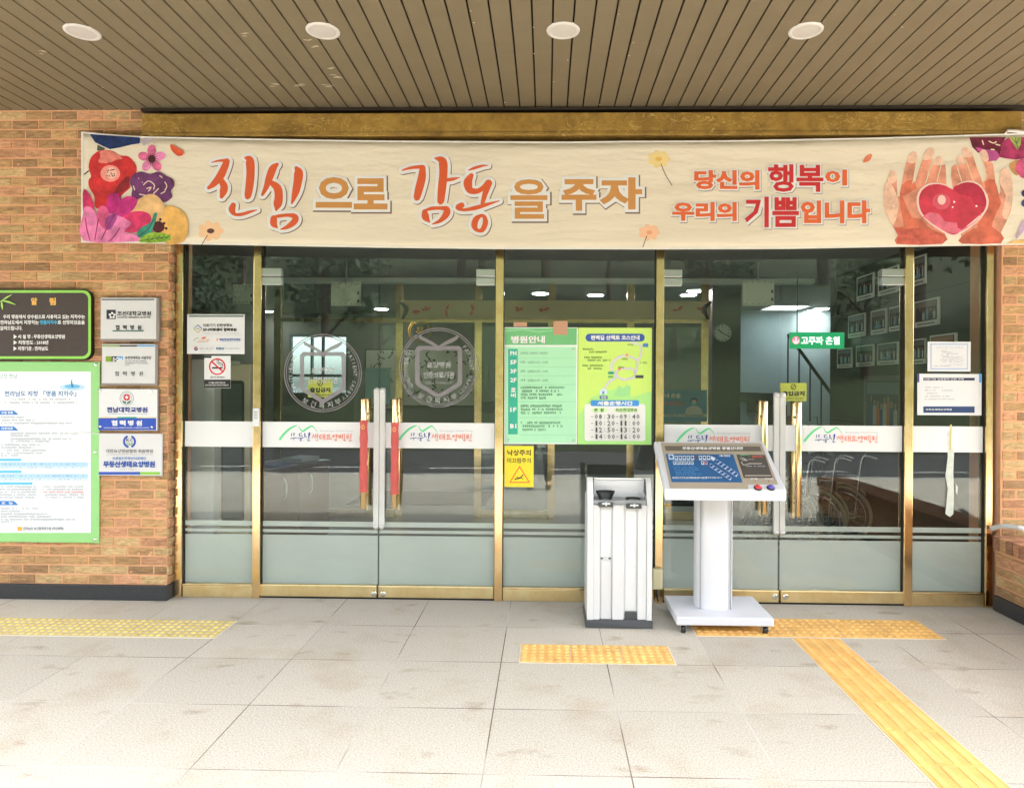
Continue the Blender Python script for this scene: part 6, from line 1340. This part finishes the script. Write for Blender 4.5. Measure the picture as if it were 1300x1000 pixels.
for k, (px, yy_) in enumerate(((1003, 1.75), (1036, 1.95), (1069, 2.15))):
    if w0 is None: o = w0 = wheelchair()
    else:
        o = w0.copy(); C.objects.link(o)
        for ch in w0.children:
            c_ = ch.copy(); C.objects.link(c_); c_.parent = o
            for g_ in ch.children: d_ = g_.copy(); C.objects.link(d_); d_.parent = c_
    o.location = (X(px, yy_, 650), yy_, .004); o.rotation_euler = (0, 0, math.radians(152)); tag(o, WLB[k], 'wheelchair', 'wheelchairs parked inside')
# ---- black waiting chair behind the information stand
cx_ = X(868, 1.7, 650); t = thing('waiting_chair', 'black four-legged chair inside, seen past the information stand post', 'chair', (cx_, 1.7, .004))
for sx in (-.2, .2):
    for sy in (0, .4): m = MB(); m.box((cx_+sx-.017, 1.7+sy-.017, .006), (cx_+sx+.017, 1.7+sy+.017, .43), M_BLACK, .004); m.build('leg', t)
m = MB(); m.box((cx_-.23, 1.67, .431), (cx_+.23, 2.13, .49), M_SEAT, .02); m.build('seat', t)
m = MB(); m.box((cx_-.22, 2.10, .491), (cx_+.22, 2.14, .88), M_SEAT, .015); m.build('backrest', t)
# ---- the person taking the picture, mirrored in the glass
def skin(name, verts, edges, radii, mt, parent=None, sub=2, root=0):
    me = bpy.data.meshes.new(name); me.from_pydata(verts, edges, []); o = bpy.data.objects.new(name, me); C.objects.link(o)
    me.materials.append(mt); sk = o.modifiers.new('skin', 'SKIN'); sk.use_smooth_shade = True; o.modifiers.new('sub', 'SUBSURF').levels = sub; o.modifiers['sub'].render_levels = sub
    for i, r_ in enumerate(radii): v = me.skin_vertices[0].data[i]; v.radius = r_ if isinstance(r_, tuple) else (r_, r_); v.use_root = (i == root)
    if parent: o.parent = parent
    return o
pc = Vector((-.10, -5.66, .004))
t = thing('person', 'person in dark jacket and trousers holding up a phone, facing the doors', 'person', pc)
MSK = mat('skin_tone', rgb(206, 160, 132), .55, 0, .06); MJK = mat('navy_jacket', (.02, .022, .03, 1), .8, 0, .2, 20); MTR = mat('charcoal_trousers', (.016, .016, .018, 1), .85, 0, .2, 20); MHR = mat('black_hair', (.01, .009, .008, 1), .5, 0, .3, 40)
V_ = [(0, 0, .93), (0, .01, 1.08), (0, .0, 1.26), (0, -.01, 1.40), (0, 0, 1.47), (0, .02, 1.53), (0, .03, 1.60), (0, .035, 1.68),
      (-.09, 0, .88), (-.14, .05, .48), (-.155, .06, .10), (-.16, .17, .035), (.09, 0, .88), (.13, .05, .48), (.14, .06, .10), (.15, .17, .035),
      (-.17, -.01, 1.385), (-.24, .08, 1.17), (-.04, .30, 1.40), (.17, -.01, 1.385), (.28, .08, 1.17), (.20, .30, 1.40), (0, .125, 1.60), (.0, .36, 1.455), (.155, .36, 1.455)]
E_ = [(0, 1), (1, 2), (2, 3), (3, 4), (4, 5), (5, 6), (6, 7), (0, 8), (8, 9), (9, 10), (10, 11), (0, 12), (12, 13), (13, 14), (14, 15), (3, 16), (16, 17), (17, 18), (3, 19), (19, 20), (20, 21), (6, 22), (18, 23), (21, 24)]
R_ = [(.155, .11), (.135, .10), (.155, .11), (.12, .09), (.055, .055), (.062, .075), (.078, .095), (.07, .085), .092, .06, .042, .036, .092, .06, .042, .036, .062, .045, .03, .062, .045, .03, .012, .024, .024]
skin('body', V_, E_, R_, MSK, t)
J_ = [0, 1, 2, 3, 16, 17, 18, 19, 20, 21]; ji = {v: i for i, v in enumerate(J_)}
skin('jacket', [V_[i] for i in J_], [(ji[a], ji[b]) for a, b in E_ if a in ji and b in ji], [(tuple(x+.02 for x in R_[i]) if isinstance(R_[i], tuple) else R_[i]+.018) for i in J_], MJK, t)
J_ = [0, 8, 9, 10, 12, 13, 14]; ji = {v: i for i, v in enumerate(J_)}
skin('trousers', [V_[i] for i in J_], [(ji[a], ji[b]) for a, b in E_ if a in ji and b in ji], [(.165, .12), .108, .078, .062, .108, .078, .062], MTR, t)
for sx in (-.155, .145): skin('shoe', [(sx, .02, .045), (sx, .12, .04), (sx+(.01 if sx > 0 else -.01), .22, .032)], [(0, 1), (1, 2)], [.05, .048, .036], M_BLACK, t)
m = MB(); bm = bmesh.new(); bmesh.ops.create_uvsphere(bm, u_segments=24, v_segments=14, radius=1)
for v in bm.verts: v.co = Vector((pc.x+v.co.x*.086, pc.y+.005+v.co.y*.105, pc.z+1.685+v.co.z*(.085 if v.co.z > 0 else .10)*(1 if v.co.y < .3 or v.co.z > .2 else .1)))
m.bm(bm, MHR, True); m.build('hair', t)
for sx in (-.033, .033):
    m = MB(); bm = bmesh.new(); bmesh.ops.create_uvsphere(bm, u_segments=12, v_segments=8, radius=.012); m.bm(bm, M_BLACK, True, Matrix.Translation(pc+Vector((sx, .115, 1.625)))); m.build('eye', t)
for hx, sg in ((0, 1), (.155, -1)):
    base = Vector((hx, .36, 1.455)); fv, fe, fr_ = [], [], []
    for k in range(4):
        b0 = base+Vector((sg*.004, .012, -.03+.02*k)); n0 = len(fv); L_ = (.05, .06, .064, .058)[k]
        fv += [b0, b0+Vector((-sg*.002, L_*.5, .004)), b0+Vector((sg*.018, L_*.8, .006)), b0+Vector((sg*.034, L_*.72, .006))]; fe += [(n0, n0+1), (n0+1, n0+2), (n0+2, n0+3)]; fr_ += [.0095, .009, .0085, .0075]
    n0 = len(fv); b0 = base+Vector((sg*.012, -.01, .02)); fv += [b0, b0+Vector((sg*.016, .012, .022)), b0+Vector((sg*.03, .02, .03))]; fe += [(n0, n0+1), (n0+1, n0+2)]; fr_ += [.012, .0105, .009]
    skin('fingers', [tuple(v) for v in fv], fe, fr_, MSK, t, 1)
m = MB(); m.box(pc+Vector((.012, .392, 1.44)), pc+Vector((.148, .401, 1.51)), M_BLACK, .003); tag(m.build('phone', None, pc+Vector((.08, .396, 1.44))), 'black phone held up sideways in both hands', 'phone')
# ================================================================== across the road, mirrored in the doors
r = random.Random(2)
def make_tree(hgt, seed, leafcol):
    rr_ = random.Random(seed); t = bpy.data.objects.new('tree', None); C.objects.link(t)
    m = MB(); m.tube([(0, 0, -.3), (.1, .05, hgt*.3), (-.05, .1, hgt*.6), (.05, 0, hgt*.9)], [hgt*.03, hgt*.024, hgt*.014, .02], mat('bark', (.09, .065, .045, 1), .9, 0, .3), 8)
    limbs = []
    for k in range(9):
        a_ = rr_.uniform(0, 6.28); z = hgt*rr_.uniform(.3, .75); L_ = hgt*rr_.uniform(.15, .3); e = Vector((math.cos(a_)*L_, math.sin(a_)*L_, z+L_*.6)); limbs.append(e); m.tube([(0, 0.05, z), e*.5+Vector((0, 0, z*.5+.1)), e], [hgt*.01, hgt*.007, .01], MATS['bark'], 6, False)
    m.build('trunk', t)
    m = MB(); vs = []; fs = []; ml = mat('tree_leaf_%d' % leafcol[1], (leafcol[0]/1000, leafcol[1]/1000, leafcol[2]/1000, 1), .6, 0, .5, 2)
    cl = limbs+[Vector((rr_.uniform(-1, 1)*hgt*.16, rr_.uniform(-1, 1)*hgt*.16, hgt*rr_.uniform(.45, 1))) for _ in range(14)]
    for c in cl:
        R_ = hgt*rr_.uniform(.08, .15)
        for k in range(75):
            d = Vector((rr_.gauss(0, 1), rr_.gauss(0, 1), rr_.gauss(0, .8))).normalized()*R_*rr_.random()**.4; p_ = c+d; s_ = hgt*.022*rr_.uniform(.6, 1.3)
            u = Vector((rr_.gauss(0, 1), rr_.gauss(0, 1), rr_.gauss(0, 1))).normalized(); v = u.orthogonal().normalized(); b = len(vs); vs += [p_-u*s_, p_+v*s_*.5, p_+u*s_, p_-v*s_*.5]; fs.append((b, b+1, b+2, b+3))
    m.add(vs, fs, ml); m.build('crown', t); return t
protos = [make_tree(6, 1, (60, 105, 32)), make_tree(7.5, 2, (80, 120, 40)), make_tree(5, 3, (45, 82, 34))]
TL = ['bushy green tree on the slope across the road', 'taller light green tree on the slope across the road', 'small dark green tree on the slope across the road']
dg = bpy.context.evaluated_depsgraph_get
hs_ = bpy.data.objects['hillside']
def hz(x, y):
    t = (-13.5-y)/70; return -.15+34*(max(t, 0)**.8)*(.8+.35*noise.noise((x*.03, y*.03, 1)))+.5*noise.noise((x*.3, y*.3, 0))*min(1, t*8)
for k in range(26):
    pr_ = protos[k % 3]; x = -30+60*((k*7) % 26)/26+r.uniform(-1, 1); y = -14-r.uniform(0, 1)*14
    if k < 3: o = pr_
    else:
        o = pr_.copy(); C.objects.link(o)
        for ch in pr_.children: c_ = ch.copy(); C.objects.link(c_); c_.parent = o
    o.location = (x, y, hz(x, y)-.1); o.rotation_euler = (0, 0, r.uniform(0, 6)); s_ = r.uniform(.8, 1.25); o.scale = (s_, s_, s_); tag(o, TL[k % 3], 'tree', 'trees on the slope across the road')
